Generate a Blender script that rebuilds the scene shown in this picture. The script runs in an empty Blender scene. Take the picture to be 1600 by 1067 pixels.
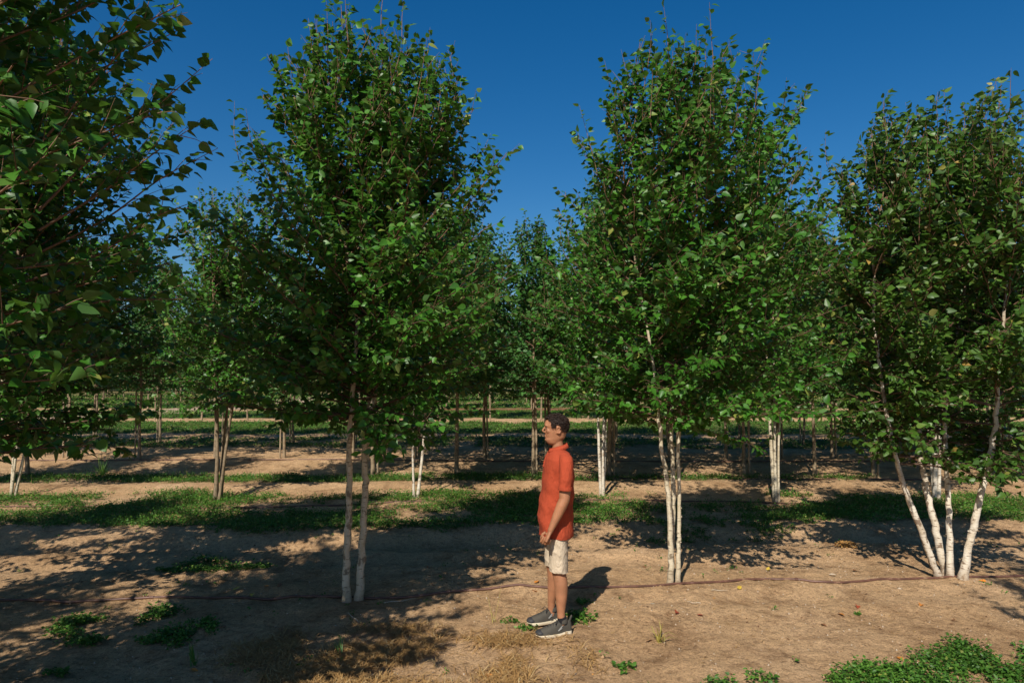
import bpy, math, random
import numpy as np
from mathutils import Vector
R = math.radians
sc = bpy.context.scene
COL = sc.collection

# ------------------------------------------------------------------ camera, sky, sun, exposure
CAM_H, FPX, PITCH = 2.1, 1067.0, R(2.5)
cam_d = bpy.data.cameras.new('camera'); cam = bpy.data.objects.new('camera', cam_d); COL.objects.link(cam)
cam.location = (0, 0, CAM_H); cam.rotation_euler = (R(90) + PITCH, 0, 0)
cam_d.sensor_width = 36; cam_d.lens = 24; cam_d.clip_end = 2000; cam_d.clip_start = 0.05
sc.camera = cam
SUN_EL = R(43.5)
SDX, SDY = 0.33, 0.944            # horizontal direction shadows fall
world = bpy.data.worlds.new("World"); sc.world = world; world.use_nodes = True
nt = world.node_tree
bg = nt.nodes['Background']
sky = nt.nodes.new('ShaderNodeTexSky'); sky.sky_type = 'NISHITA'; sky.sun_disc = False
sky.sun_elevation = SUN_EL
sky.sun_rotation = math.atan2(-SDX, -SDY)
sky.altitude = 0; sky.air_density = 1.0; sky.dust_density = 1.0; sky.ozone_density = 5.0
hs = nt.nodes.new('ShaderNodeHueSaturation'); hs.inputs['Saturation'].default_value = 1.35
hs.inputs['Hue'].default_value = 0.5
nt.links.new(sky.outputs['Color'], hs.inputs['Color'])
nt.links.new(hs.outputs['Color'], bg.inputs['Color'])
bg.inputs['Strength'].default_value = 0.078
sun_d = bpy.data.lights.new('sun', 'SUN'); sun_d.energy = 5.0; sun_d.angle = R(0.5); sun_d.color = (1.0, 0.93, 0.82)
sun = bpy.data.objects.new('sun', sun_d); COL.objects.link(sun)
sv = Vector((SDX * math.cos(SUN_EL), SDY * math.cos(SUN_EL), -math.sin(SUN_EL)))
sun.rotation_euler = sv.to_track_quat('-Z', 'Y').to_euler()
sun.location = (-5, -14, 20)
sc.view_settings.view_transform = 'Standard'; sc.view_settings.look = 'None'
sc.view_settings.exposure = 0.25; sc.view_settings.gamma = 1.0
sc.render.engine = 'CYCLES'
sc.cycles.max_bounces = 6; sc.cycles.diffuse_bounces = 3; sc.cycles.glossy_bounces = 2
sc.cycles.transmission_bounces = 3; sc.cycles.transparent_max_bounces = 4
sc.cycles.caustics_reflective = False; sc.cycles.caustics_refractive = False

# ------------------------------------------------------------------ helpers
def ray(px, py):
    u = (px - 800) / FPX; v = (533.5 - py) / FPX
    return np.array((u, math.cos(PITCH) - v * math.sin(PITCH), math.sin(PITCH) + v * math.cos(PITCH)))
def at(px, py, Y):
    d = ray(px, py); k = Y / d[1]
    return np.array((d[0] * k, Y, CAM_H + d[2] * k))
def gp(px, py, z=0.0):
    d = ray(px, py); k = (z - CAM_H) / d[2]
    return np.array((d[0] * k, d[1] * k, z))

_tab = np.random.RandomState(7).rand(4096)
def vnoise(x, y, seed=0):
    xi = np.floor(x).astype(np.int64); yi = np.floor(y).astype(np.int64)
    fx = x - xi; fy = y - yi
    fx = fx * fx * (3 - 2 * fx); fy = fy * fy * (3 - 2 * fy)
    def h(a, b): return _tab[((a * 73856093) ^ (b * 19349663) ^ (seed * 83492791)) % 4093]
    return (h(xi, yi) * (1 - fx) + h(xi + 1, yi) * fx) * (1 - fy) + (h(xi, yi + 1) * (1 - fx) + h(xi + 1, yi + 1) * fx) * fy
def fbm(x, y, s, o=4, seed=0):
    t = 0; a = .5; x = np.asarray(x, float) / s; y = np.asarray(y, float) / s
    for i in range(o):
        t = t + a * vnoise(x, y, seed + i * 17); a *= .5; x = x * 2.03 + 5.1; y = y * 2.03 + 9.7
    return t
def sstep(a, b, x): 
    t = np.clip((x - a) / (b - a), 0, 1); return t * t * (3 - 2 * t)
def band(y, a, b, s): return sstep(a - s, a + s, y) * (1 - sstep(b - s, b + s, y))

def ground_base(x, y):
    x = np.asarray(x, float); y = np.asarray(y, float)
    yy = y - 0.02 * x
    z = 0.12 * (fbm(x, y, 7, 3, 1) - .45)
    near = np.exp(-((yy - 6.5) / 1.5) ** 2)
    z = z * (1 - .75 * np.exp(-((y - 5.6) / 1.6) ** 2))
    z = z + 0.03 * near
    w = fbm(x, y * 0 + 3, 2.5, 2, 5) * .5
    z = z - 0.09 * np.exp(-((yy - 8.35 - w) / .28) ** 2) + 0.05 * np.exp(-((yy - 9.0 - w) / .5) ** 2)
    z = z - 0.05 * np.exp(-((yy - 7.75 + w) / .25) ** 2)
    z = z + 0.07 * np.exp(-((yy - 12.6) / .5) ** 2) + 0.05 * np.exp(-((yy - 16.6) / .7) ** 2)
    return z
def ground_fine(x, y):
    d = (fbm(x, y, .45, 3, 11) - .45) * .085 + (fbm(x, y, .11, 3, 23) - .45) * .050
    r = fbm(x, y, .9, 2, 31)
    tr = np.sin((np.asarray(y, float) - .02 * np.asarray(x, float)) * 9.5 + 3 * fbm(x, y, 2.2, 2, 57)) * .010 * band(np.asarray(y, float), 5.9, 8.6, .5)
    cl = np.clip(fbm(x, y, .16, 2, 63) - .56, 0, 1) * .16 * np.clip(fbm(x, y, 1.3, 2, 65) * 2 - .6, 0, 1)
    return d * (.4 + 1.0 * r) + tr + cl
def gz(x, y): return ground_base(x, y) + ground_fine(x, y)

def np_mesh(name, V, F, smooth=False):
    """F: (n,k) uniform arity, or list of such arrays"""
    Fs = F if isinstance(F, list) else [F]
    me = bpy.data.meshes.new(name)
    V = np.asarray(V, np.float32)
    loops = np.concatenate([f.reshape(-1) for f in Fs]).astype(np.int32)
    tot = np.concatenate([np.full(len(f), f.shape[1]) for f in Fs]).astype(np.int32)
    st = np.concatenate([[0], np.cumsum(tot)[:-1]]).astype(np.int32)
    me.vertices.add(len(V)); me.vertices.foreach_set('co', V.reshape(-1))
    me.loops.add(len(loops)); me.loops.foreach_set('vertex_index', loops)
    me.polygons.add(len(tot)); me.polygons.foreach_set('loop_start', st)
    me.polygons.foreach_set('loop_total', tot)
    me.update(calc_edges=True)
    if smooth: me.polygons.foreach_set('use_smooth', np.ones(len(tot), bool))
    return me
def obj(name, me, mat=None, parent=None, loc=None):
    o = bpy.data.objects.new(name, me); COL.objects.link(o)
    if mat and me: me.materials.append(mat) if not me.materials else None
    if parent: o.parent = parent
    if loc is not None: o.location = loc
    return o
def tag(o, label=None, cat=None, group=None, kind=None):
    if label: o['label'] = label
    if cat: o['category'] = cat
    if group: o['group'] = group
    if kind: o['kind'] = kind
    return o
def empty(name, loc, label, cat, group=None):
    o = bpy.data.objects.new(name, None); COL.objects.link(o); o.location = loc; o.empty_display_size = .1
    return tag(o, label, cat, group)
def copy_tree(o, parent=None):
    c = o.copy(); COL.objects.link(c)
    if parent: c.parent = parent
    for ch in list(o.children): copy_tree(ch, c)
    return c

class Geo:
    def __init__(s): s.V = []; s.F = {}; s.n = 0
    def add(s, V, F):
        F = np.asarray(F); s.V.append(np.asarray(V, float)); s.F.setdefault(F.shape[1], []).append(F + s.n); s.n += len(V)
    def mesh(s, name, smooth=True, off=None):
        V = np.concatenate(s.V)
        if off is not None: V = V - np.asarray(off)
        return np_mesh(name, V, [np.concatenate(f) for f in s.F.values()], smooth)
def frames(P):
    P = np.asarray(P, float)
    T = np.gradient(P, axis=0); T /= np.linalg.norm(T, axis=1, keepdims=True) + 1e-9
    a = np.array((0, 1, 0.)) if abs(T[0][1]) < .9 else np.array((1, 0, 0.))
    N = np.zeros_like(P); n = np.cross(np.cross(T[0], a), T[0]); n /= np.linalg.norm(n)
    for i in range(len(P)):
        n = n - T[i] * (n @ T[i]); n /= np.linalg.norm(n) + 1e-9; N[i] = n
    return T, N, np.cross(T, N)
def tube(G, P, rad, k=6, cap=True, ry=None, bump=None):
    P = np.asarray(P, float); rad = np.broadcast_to(np.asarray(rad, float), (len(P),))
    T, N, B = frames(P)
    a = np.arange(k) * 2 * math.pi / k
    r2 = rad if ry is None else np.broadcast_to(np.asarray(ry, float), (len(P),))
    rr = np.ones((len(P), k)) if bump is None else bump
    V = P[:, None, :] + (rad[:, None] * rr * np.cos(a))[:, :, None] * N[:, None, :] + (r2[:, None] * rr * np.sin(a))[:, :, None] * B[:, None, :]
    n = len(P); i = np.arange(n - 1)[:, None] * k; j = np.arange(k)[None, :]; j2 = (j + 1) % k
    F = np.stack([i + j, i + j2, i + k + j2, i + k + j], -1).reshape(-1, 4)
    V = V.reshape(-1, 3)
    G.add(V, F)
    if cap:
        for e, idx in ((0, np.arange(k)[::-1]), (n - 1, np.arange(k))):
            c = P[e] + (T[e] * rad[e] * .0)
            VV = np.vstack([V[e * k:(e + 1) * k], c])
            FF = np.array([[idx[q], idx[(q + 1) % k], k] for q in range(k)])
            G.add(VV, FF)
def catmull(P, m):
    P = np.asarray(P, float); Q = np.vstack([2 * P[0] - P[1], P, 2 * P[-1] - P[-2]])
    out = []
    for i in range(1, len(Q) - 2):
        t = np.linspace(0, 1, m, endpoint=False)[:, None]
        p0, p1, p2, p3 = Q[i - 1], Q[i], Q[i + 1], Q[i + 2]
        out.append(.5 * ((2 * p1) + (-p0 + p2) * t + (2 * p0 - 5 * p1 + 4 * p2 - p3) * t ** 2 + (-p0 + 3 * p1 - 3 * p2 + p3) * t ** 3))
    out.append(P[-1:]); return np.vstack(out)

# ------------------------------------------------------------------ materials
def mat(name):
    m = bpy.data.materials.new(name); m.use_nodes = True
    return m, m.node_tree, m.node_tree.nodes['Principled BSDF']
def N(t, typ, **kw):
    n = t.nodes.new(typ)
    for k, v in kw.items():
        if k in n.inputs: n.inputs[k].default_value = v
        else: setattr(n, k, v)
    return n
def ramp(t, stops, fac=None, interp='LINEAR'):
    r = t.nodes.new('ShaderNodeValToRGB'); e = r.color_ramp.elements; r.color_ramp.interpolation = interp
    while len(e) < len(stops): e.new(.5)
    for s, (p, c) in zip(e, stops): s.position = p; s.color = (*c, 1)
    if fac is not None: t.links.new(fac, r.inputs['Fac'])
    return r
def mixc(t, fac, a, b, mode='MIX'):
    m = t.nodes.new('ShaderNodeMix'); m.data_type = 'RGBA'; m.blend_type = mode
    for sock, v in ((m.inputs[0], fac), (m.inputs[6], a), (m.inputs[7], b)):
        if isinstance(v, (int, float)): sock.default_value = v
        elif isinstance(v, tuple): sock.default_value = (*v, 1)
        else: t.links.new(v, sock)
    return m.outputs[2]

def leaf_mat(name, stops, rough=.42, trans=.28, under=(.08, .14, .05), tcol=(.14, .30, .03)):
    m, t, b = mat(name)
    g = t.nodes.new('ShaderNodeNewGeometry')
    c = ramp(t, stops, g.outputs['Random Per Island'])
    tc = t.nodes.new('ShaderNodeTexCoord')
    ns = N(t, 'ShaderNodeTexNoise', Scale=1.3); t.links.new(tc.outputs['Object'], ns.inputs['Vector'])
    v = N(t, 'ShaderNodeMapRange'); v.inputs[1].default_value = .3; v.inputs[2].default_value = .7
    v.inputs[3].default_value = .8; v.inputs[4].default_value = 1.2; t.links.new(ns.outputs['Fac'], v.inputs[0])
    hsv = N(t, 'ShaderNodeHueSaturation'); t.links.new(v.outputs[0], hsv.inputs['Value']); t.links.new(c.outputs['Color'], hsv.inputs['Color'])
    col = mixc(t, g.outputs['Backfacing'], hsv.outputs['Color'], mixc(t, .5, hsv.outputs['Color'], under))
    t.links.new(col, b.inputs['Base Color']); b.inputs['Roughness'].default_value = rough
    b.inputs['Specular IOR Level'].default_value = .34
    tr = N(t, 'ShaderNodeBsdfTranslucent'); t.links.new(mixc(t, .6, hsv.outputs['Color'], tcol), tr.inputs['Color'])
    mx = t.nodes.new('ShaderNodeMixShader'); mx.inputs[0].default_value = trans
    t.links.new(b.outputs[0], mx.inputs[1]); t.links.new(tr.outputs[0], mx.inputs[2])
    t.links.new(mx.outputs[0], t.nodes['Material Output'].inputs['Surface'])
    return m
M = {}
M['leaf'] = leaf_mat('birch_leaf', [(0, (.024, .090, .008)), (.45, (.043, .155, .013)), (.8, (.072, .205, .022)), (.955, (.09, .185, .035)), (.982, (.20, .25, .05)), (1, (.26, .27, .06))])
M['leaf_warm'] = leaf_mat('warm_green_leaf', [(0, (.030, .080, .010)), (.45, (.050, .124, .015)), (.8, (.076, .158, .022)), (.955, (.12, .19, .035)), (.98, (.24, .25, .05)), (1, (.32, .20, .05))])  # warmer, yellower green with a few orange leaves
M['leaf_far'] = leaf_mat('nursery_leaf', [(0, (.024, .088, .018)), (.5, (.040, .130, .026)), (.9, (.064, .180, .036)), (1, (.10, .21, .05))], rough=.5)
M['weed'] = leaf_mat('weed_leaf', [(0, (.035, .10, .012)), (.5, (.06, .16, .018)), (.9, (.10, .22, .03)), (1, (.22, .24, .05))], rough=.5, trans=.25)
M['straw'] = leaf_mat('dry_straw', [(0, (.20, .09, .03)), (.5, (.42, .22, .06)), (.85, (.60, .36, .12)), (1, (.66, .52, .28))], rough=.7, trans=.15, under=(.3, .2, .09), tcol=(.4, .25, .08))
M['yellow_grass'] = leaf_mat('yellow_grass', [(0, (.35, .30, .05)), (1, (.5, .42, .1))], rough=.6, under=(.4, .36, .12), tcol=(.5, .4, .05))

M['litter'] = leaf_mat('dead_leaf_litter', [(0, (.10, .05, .025)), (.6, (.20, .10, .045)), (.93, (.34, .20, .09)), (1, (.50, .22, .04))], rough=.8, trans=.05, under=(.2, .12, .06), tcol=(.3, .15, .05))

def bark_mat(name, base, dark, scar_shade, amount, seed=0.0):
    m, t, b = mat(name)
    tc = t.nodes.new('ShaderNodeTexCoord')
    mp = N(t, 'ShaderNodeMapping'); mp.inputs['Scale'].default_value = (1, 1, 1); mp.inputs['Location'].default_value = (seed, seed * 2, seed * 3)
    t.links.new(tc.outputs['Object'], mp.inputs['Vector'])
    n1 = N(t, 'ShaderNodeTexNoise', Scale=9.0, Detail=6.0, Roughness=.65); t.links.new(mp.outputs[0], n1.inputs['Vector'])
    c1 = ramp(t, [(.35, dark), (.62, base)], n1.outputs['Fac'])
    mp2 = N(t, 'ShaderNodeMapping'); mp2.inputs['Scale'].default_value = (14, 14, 60); t.links.new(tc.outputs['Object'], mp2.inputs['Vector'])
    n2 = N(t, 'ShaderNodeTexNoise', Scale=1.0, Detail=4.0); t.links.new(mp2.outputs[0], n2.inputs['Vector'])
    f2 = ramp(t, [(.58, (0, 0, 0)), (.64, (amount,) * 3)], n2.outputs['Fac'])
    mp3 = N(t, 'ShaderNodeMapping'); mp3.inputs['Scale'].default_value = (12, 12, 7); t.links.new(tc.outputs['Object'], mp3.inputs['Vector'])
    n3 = N(t, 'ShaderNodeTexNoise', Scale=1.0, Detail=5.0); t.links.new(mp3.outputs[0], n3.inputs['Vector'])
    f3 = ramp(t, [(.585, (0, 0, 0)), (.62, (amount,) * 3)], n3.outputs['Fac'])
    col = mixc(t, f2.outputs['Color'], c1.outputs['Color'], scar_shade)
    col = mixc(t, f3.outputs['Color'], col, scar_shade)  # dark patches: bark scars, and on birches also leaf shadows painted into the bark
    sp = t.nodes.new('ShaderNodeSeparateXYZ'); t.links.new(tc.outputs['Object'], sp.inputs[0])
    up = N(t, 'ShaderNodeMapRange'); up.inputs[1].default_value = 2.3; up.inputs[2].default_value = 3.6; t.links.new(sp.outputs['Z'], up.inputs[0])
    col = mixc(t, up.outputs[0], col, (.20, .11, .06))
    dn = N(t, 'ShaderNodeMapRange'); dn.inputs[1].default_value = .16; dn.inputs[2].default_value = .0; dn.inputs[4].default_value = .65; t.links.new(sp.outputs['Z'], dn.inputs[0])
    col = mixc(t, dn.outputs[0], col, (.26, .18, .11))
    t.links.new(col, b.inputs['Base Color']); b.inputs['Roughness'].default_value = .75
    bp = N(t, 'ShaderNodeBump', Strength=.6, Distance=.01); t.links.new(n2.outputs['Fac'], bp.inputs['Height'])
    bp2 = N(t, 'ShaderNodeBump', Strength=.5, Distance=.012); t.links.new(n3.outputs['Fac'], bp2.inputs['Height'])
    t.links.new(bp.outputs[0], bp2.inputs['Normal']); t.links.new(bp2.outputs[0], b.inputs['Normal'])
    return m
M['bark_cream'] = bark_mat('cream_birch_bark', (.58, .51, .38), (.42, .35, .23), (.12, .085, .05), .75)
M['bark_white'] = bark_mat('white_birch_bark', (.66, .60, .50), (.50, .42, .31), (.16, .10, .06), .85, 3.0)
M['bark_tan'] = bark_mat('tan_nursery_bark', (.29, .22, .135), (.17, .12, .07), (.09, .06, .035), .6, 5.0)
M['twig'] = bark_mat('reddish_twig_bark', (.15, .080, .045), (.09, .05, .03), (.07, .04, .03), .5, 7.0)
M['stake'] = bark_mat('weathered_stake_wood', (.36, .28, .18), (.22, .16, .10), (.12, .09, .06), .5, 9.0)

# ground
m, t, b = mat('sandy_soil'); M['soil'] = m
tc = t.nodes.new('ShaderNodeTexCoord')
n1 = N(t, 'ShaderNodeTexNoise', Scale=.7, Detail=6.0, Roughness=.6); t.links.new(tc.outputs['Object'], n1.inputs['Vector'])
n2 = N(t, 'ShaderNodeTexNoise', Scale=22.0, Detail=8.0, Roughness=.7); t.links.new(tc.outputs['Object'], n2.inputs['Vector'])
n3 = N(t, 'ShaderNodeTexNoise', Scale=75.0, Detail=5.0, Roughness=.75); t.links.new(tc.outputs['Object'], n3.inputs['Vector'])
c1 = ramp(t, [(.3, (.46, .29, .155)), (.5, (.57, .375, .21)), (.72, (.66, .45, .27))], n1.outputs['Fac'])
nd = N(t, 'ShaderNodeTexNoise', Scale=2.6, Detail=7.0, Roughness=.68); t.links.new(tc.outputs['Object'], nd.inputs['Vector'])
cd = ramp(t, [(.36, (.55, .50, .46)), (.5, (1, 1, 1)), (.72, (1.1, 1.1, 1.08))], nd.outputs['Fac'])
c2 = ramp(t, [(.30, (.34, .29, .25)), (.48, (.92, .90, .88)), (.72, (1.16, 1.13, 1.08))], n2.outputs['Fac'])
col = mixc(t, .8, c1.outputs['Color'], c2.outputs['Color'], 'MULTIPLY'); col = mixc(t, .75, col, cd.outputs['Color'], 'MULTIPLY')
c3 = ramp(t, [(.34, (.28, .24, .2)), (.45, (.95, .95, .95)), (.7, (1.3, 1.28, 1.22))], n3.outputs['Fac'])
col = mixc(t, .85, col, c3.outputs['Color'], 'MULTIPLY')
at_ = t.nodes.new('ShaderNodeAttribute'); at_.attribute_name = 'veg'
vn = ramp(t, [(.35, (.025, .055, .010)), (.6, (.05, .11, .015)), (.8, (.14, .15, .05))], n2.outputs['Fac'])
col = mixc(t, at_.outputs['Fac'], col, vn.outputs['Color'])
a2 = t.nodes.new('ShaderNodeAttribute'); a2.attribute_name = 'mulch'
col = mixc(t, a2.outputs['Fac'], col, (.17, .055, .03))
t.links.new(col, b.inputs['Base Color']); b.inputs['Roughness'].default_value = .95; b.inputs['Specular IOR Level'].default_value = .15
b1 = N(t, 'ShaderNodeBump', Strength=1.0, Distance=.05); t.links.new(n2.outputs['Fac'], b1.inputs['Height'])
b2 = N(t, 'ShaderNodeBump', Strength=.9, Distance=.012); t.links.new(n3.outputs['Fac'], b2.inputs['Height'])
t.links.new(b1.outputs[0], b2.inputs['Normal']); t.links.new(b2.outputs[0], b.inputs['Normal'])

# ------------------------------------------------------------------ ground
def weeds_at(x, y):
    """0..1 cover of green weeds"""
    x = np.asarray(x, float); y = np.asarray(y, float)
    n = .47 + 1.25 * (fbm(x, y * 1.6, 1.3, 4, 41) - .47) + .5 * (fbm(x, y, .3, 2, 51) - .38)
    d = np.zeros_like(x)
    lft = 1 - sstep(.3, 2.5, x)
    wob = (fbm(x, y * 0, 1.5, 2, 77) - .4) * .9
    d = np.maximum(d, band(y + wob * .7, 8.75 + .5 * (1 - lft), 11.9, .4) * (.88 + .08 * lft))
    d = np.maximum(d, band(y + wob * .35, 12.9, 14.0, .12) * np.where(x < -.2, .98, .84))
    d = np.maximum(d, band(y, 14.2, 18.5, .4) * .30)
    d = np.maximum(d, band(y + wob, 18.6, 21.4, .3) * 1.0)
    d = np.maximum(d, band(y + wob, 22.6, 28.5, .5) * 1.25)
    d = np.maximum(d, band(y + wob, 30.5, 36.5, .6) * 1.25)
    d = np.maximum(d, band(y + wob, 38.5, 45, 1) * 1.2)
    d = np.maximum(d, band(y, 44, 200, 2) * .95)
    d = d * (1 - .6 * band(y, 14.5, 18.5, .5) * band(x, -30, -3, 1.5))
    return np.clip((n - (1.02 - d * .82)) * 4.5, 0, 1) * (d > .05)
def axis(a, b, f):
    out = [a]
    while out[-1] < b: out.append(out[-1] + f(out[-1]))
    return np.array(out)
ys = axis(-6, 140, lambda v: .022 if 4 < v < 7 else (.15 if v < 4 else .022 + (v - 7) * .0065))
xp = axis(0, 110, lambda v: .026 if v < 5 else .026 + (v - 5) * .012)
xs = np.concatenate([-xp[::-1], xp[1:]])
GX, GY = np.meshgrid(xs, ys)
fx, fy = GX.ravel(), GY.ravel()
GZ = gz(fx, fy)
wd = weeds_at(fx, fy)
GZ = GZ + wd * .012
nx, ny = len(xs), len(ys)
ii = (np.arange(ny - 1)[:, None] * nx + np.arange(nx - 1)[None, :]).ravel()
me = np_mesh('ground', np.stack([fx, fy, GZ], 1), np.stack([ii, ii + 1, ii + nx + 1, ii + nx], 1), True)
a = me.attributes.new('veg', 'FLOAT', 'POINT'); a.data.foreach_set('value', (wd * (.25 + .6 * sstep(14, 24, fy))).astype(np.float32))
mu = band(fy, 36.5, 39, .6) * band(fx, -9, 6, 1) * .8
a = me.attributes.new('mulch', 'FLOAT', 'POINT'); a.data.foreach_set('value', mu.astype(np.float32))
tag(obj('ground', me, M['soil']), kind='structure')
G = Geo()
far = np.array([(-900, 138, -.3), (900, 138, -.3), (900, 1500, -.3), (-900, 1500, -.3)], float)
G.add(far, [[0, 1, 2, 3]])
G.add(np.array([(-900, -60, -.3), (-109, -60, -.3), (-109, 138, -.3), (-900, 138, -.3)], float), [[0, 1, 2, 3]])
G.add(np.array([(109, -60, -.3), (900, -60, -.3), (900, 138, -.3), (109, 138, -.3)], float), [[0, 1, 2, 3]])
G.add(np.array([(-109, -60, -.3), (109, -60, -.3), (109, -5.5, -.3), (-109, -5.5, -.3)], float), [[0, 1, 2, 3]])
tag(obj('field', G.mesh('field', False), M['soil']), kind='structure')

# dirt road curving away at the left, and its stretch at the right
def road(name, pts, w):
    P = catmull(np.array(pts, float), 14)
    T = np.gradient(P, axis=0); T /= np.linalg.norm(T, axis=1, keepdims=True); S = np.stack([-T[:, 1], T[:, 0]], 1)
    u = np.linspace(-1, 1, 9); V = []
    for i in range(len(P)):
        for q in u:
            x, y = P[i] + S[i] * q * w * (1 + .08 * math.sin(i * 1.7 + q))
            V.append((x, y, float(ground_base(x, y)) + .05 - .02 * abs(q) + (-.02 if abs(abs(q) - .5) < .1 else 0)))
    n = len(u); i = (np.arange(len(P) - 1)[:, None] * n + np.arange(n - 1)[None, :]).ravel()
    return tag(obj(name, np_mesh(name, V, np.stack([i, i + 1, i + n + 1, i + n], 1), True), M['road']), kind='structure')
m, t, b = mat('packed_sand'); M['road'] = m
tc = t.nodes.new('ShaderNodeTexCoord'); n1 = N(t, 'ShaderNodeTexNoise', Scale=3.0, Detail=8.0); t.links.new(tc.outputs['Object'], n1.inputs['Vector'])
c1 = ramp(t, [(.3, (.33, .22, .14)), (.7, (.47, .34, .23))], n1.outputs['Fac']); t.links.new(c1.outputs['Color'], b.inputs['Base Color']); b.inputs['Roughness'].default_value = .95
road('dirt_road', [(-32, 27), (-24, 30), (-19, 34), (-16.5, 42), (-15, 60), (-14, 100)], 2.0)
road('dirt_road', [(17, 46), (27, 43), (40, 41), (60, 40)], 2.0)

# ------------------------------------------------------------------ leaves
def leaf_array(P, D, Nn, L, W, rng, lod):
    n = len(P)
    D = D / (np.linalg.norm(D, axis=1, keepdims=True) + 1e-9)
    Nn = Nn - D * (Nn * D).sum(1, keepdims=True); Nn /= np.linalg.norm(Nn, axis=1, keepdims=True) + 1e-9
    S = np.cross(D, Nn)
    if lod == 0:
        tt = np.array([0, .34, .70, 1.0, .08, .34, .68, .08, .34, .68]); ww = np.array([0, 0, 0, 0, .30, .50, .30, -.30, -.50, -.30])
        F = np.array([[0, 4, 5], [0, 5, 1], [1, 5, 6], [1, 6, 2], [2, 6, 3], [0, 8, 7], [0, 1, 8], [1, 9, 8], [1, 2, 9], [2, 3, 9]])
    elif lod == 1:
        tt = np.array([0, .5, 1.0, .36, .36]); ww = np.array([0, 0, 0, .5, -.5])
        F = np.array([[0, 3, 1], [1, 3, 2], [0, 1, 4], [1, 2, 4]])
    else:
        tt = np.array([0, 1.0, .4, .4]); ww = np.array([0, 0, .5, -.5])
        F = np.array([[0, 2, 1], [0, 1, 3]])
    fold = rng.uniform(.1, .55, n)[:, None]; curl = rng.uniform(-.35, .1, n)[:, None]
    k = len(tt)
    nn = fold * np.abs(ww) * (W / L)[:, None] + curl * tt ** 2
    V = P[:, None, :] + L[:, None, None] * (tt[None, :, None] * D[:, None, :]) + W[:, None, None] * ww[None, :, None] * S[:, None, :] + (L[:, None] * nn)[:, :, None] * Nn[:, None, :]
    FF = (F[None] + (np.arange(n) * k)[:, None, None]).reshape(-1, 3)
    return V.reshape(-1, 3), FF

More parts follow.
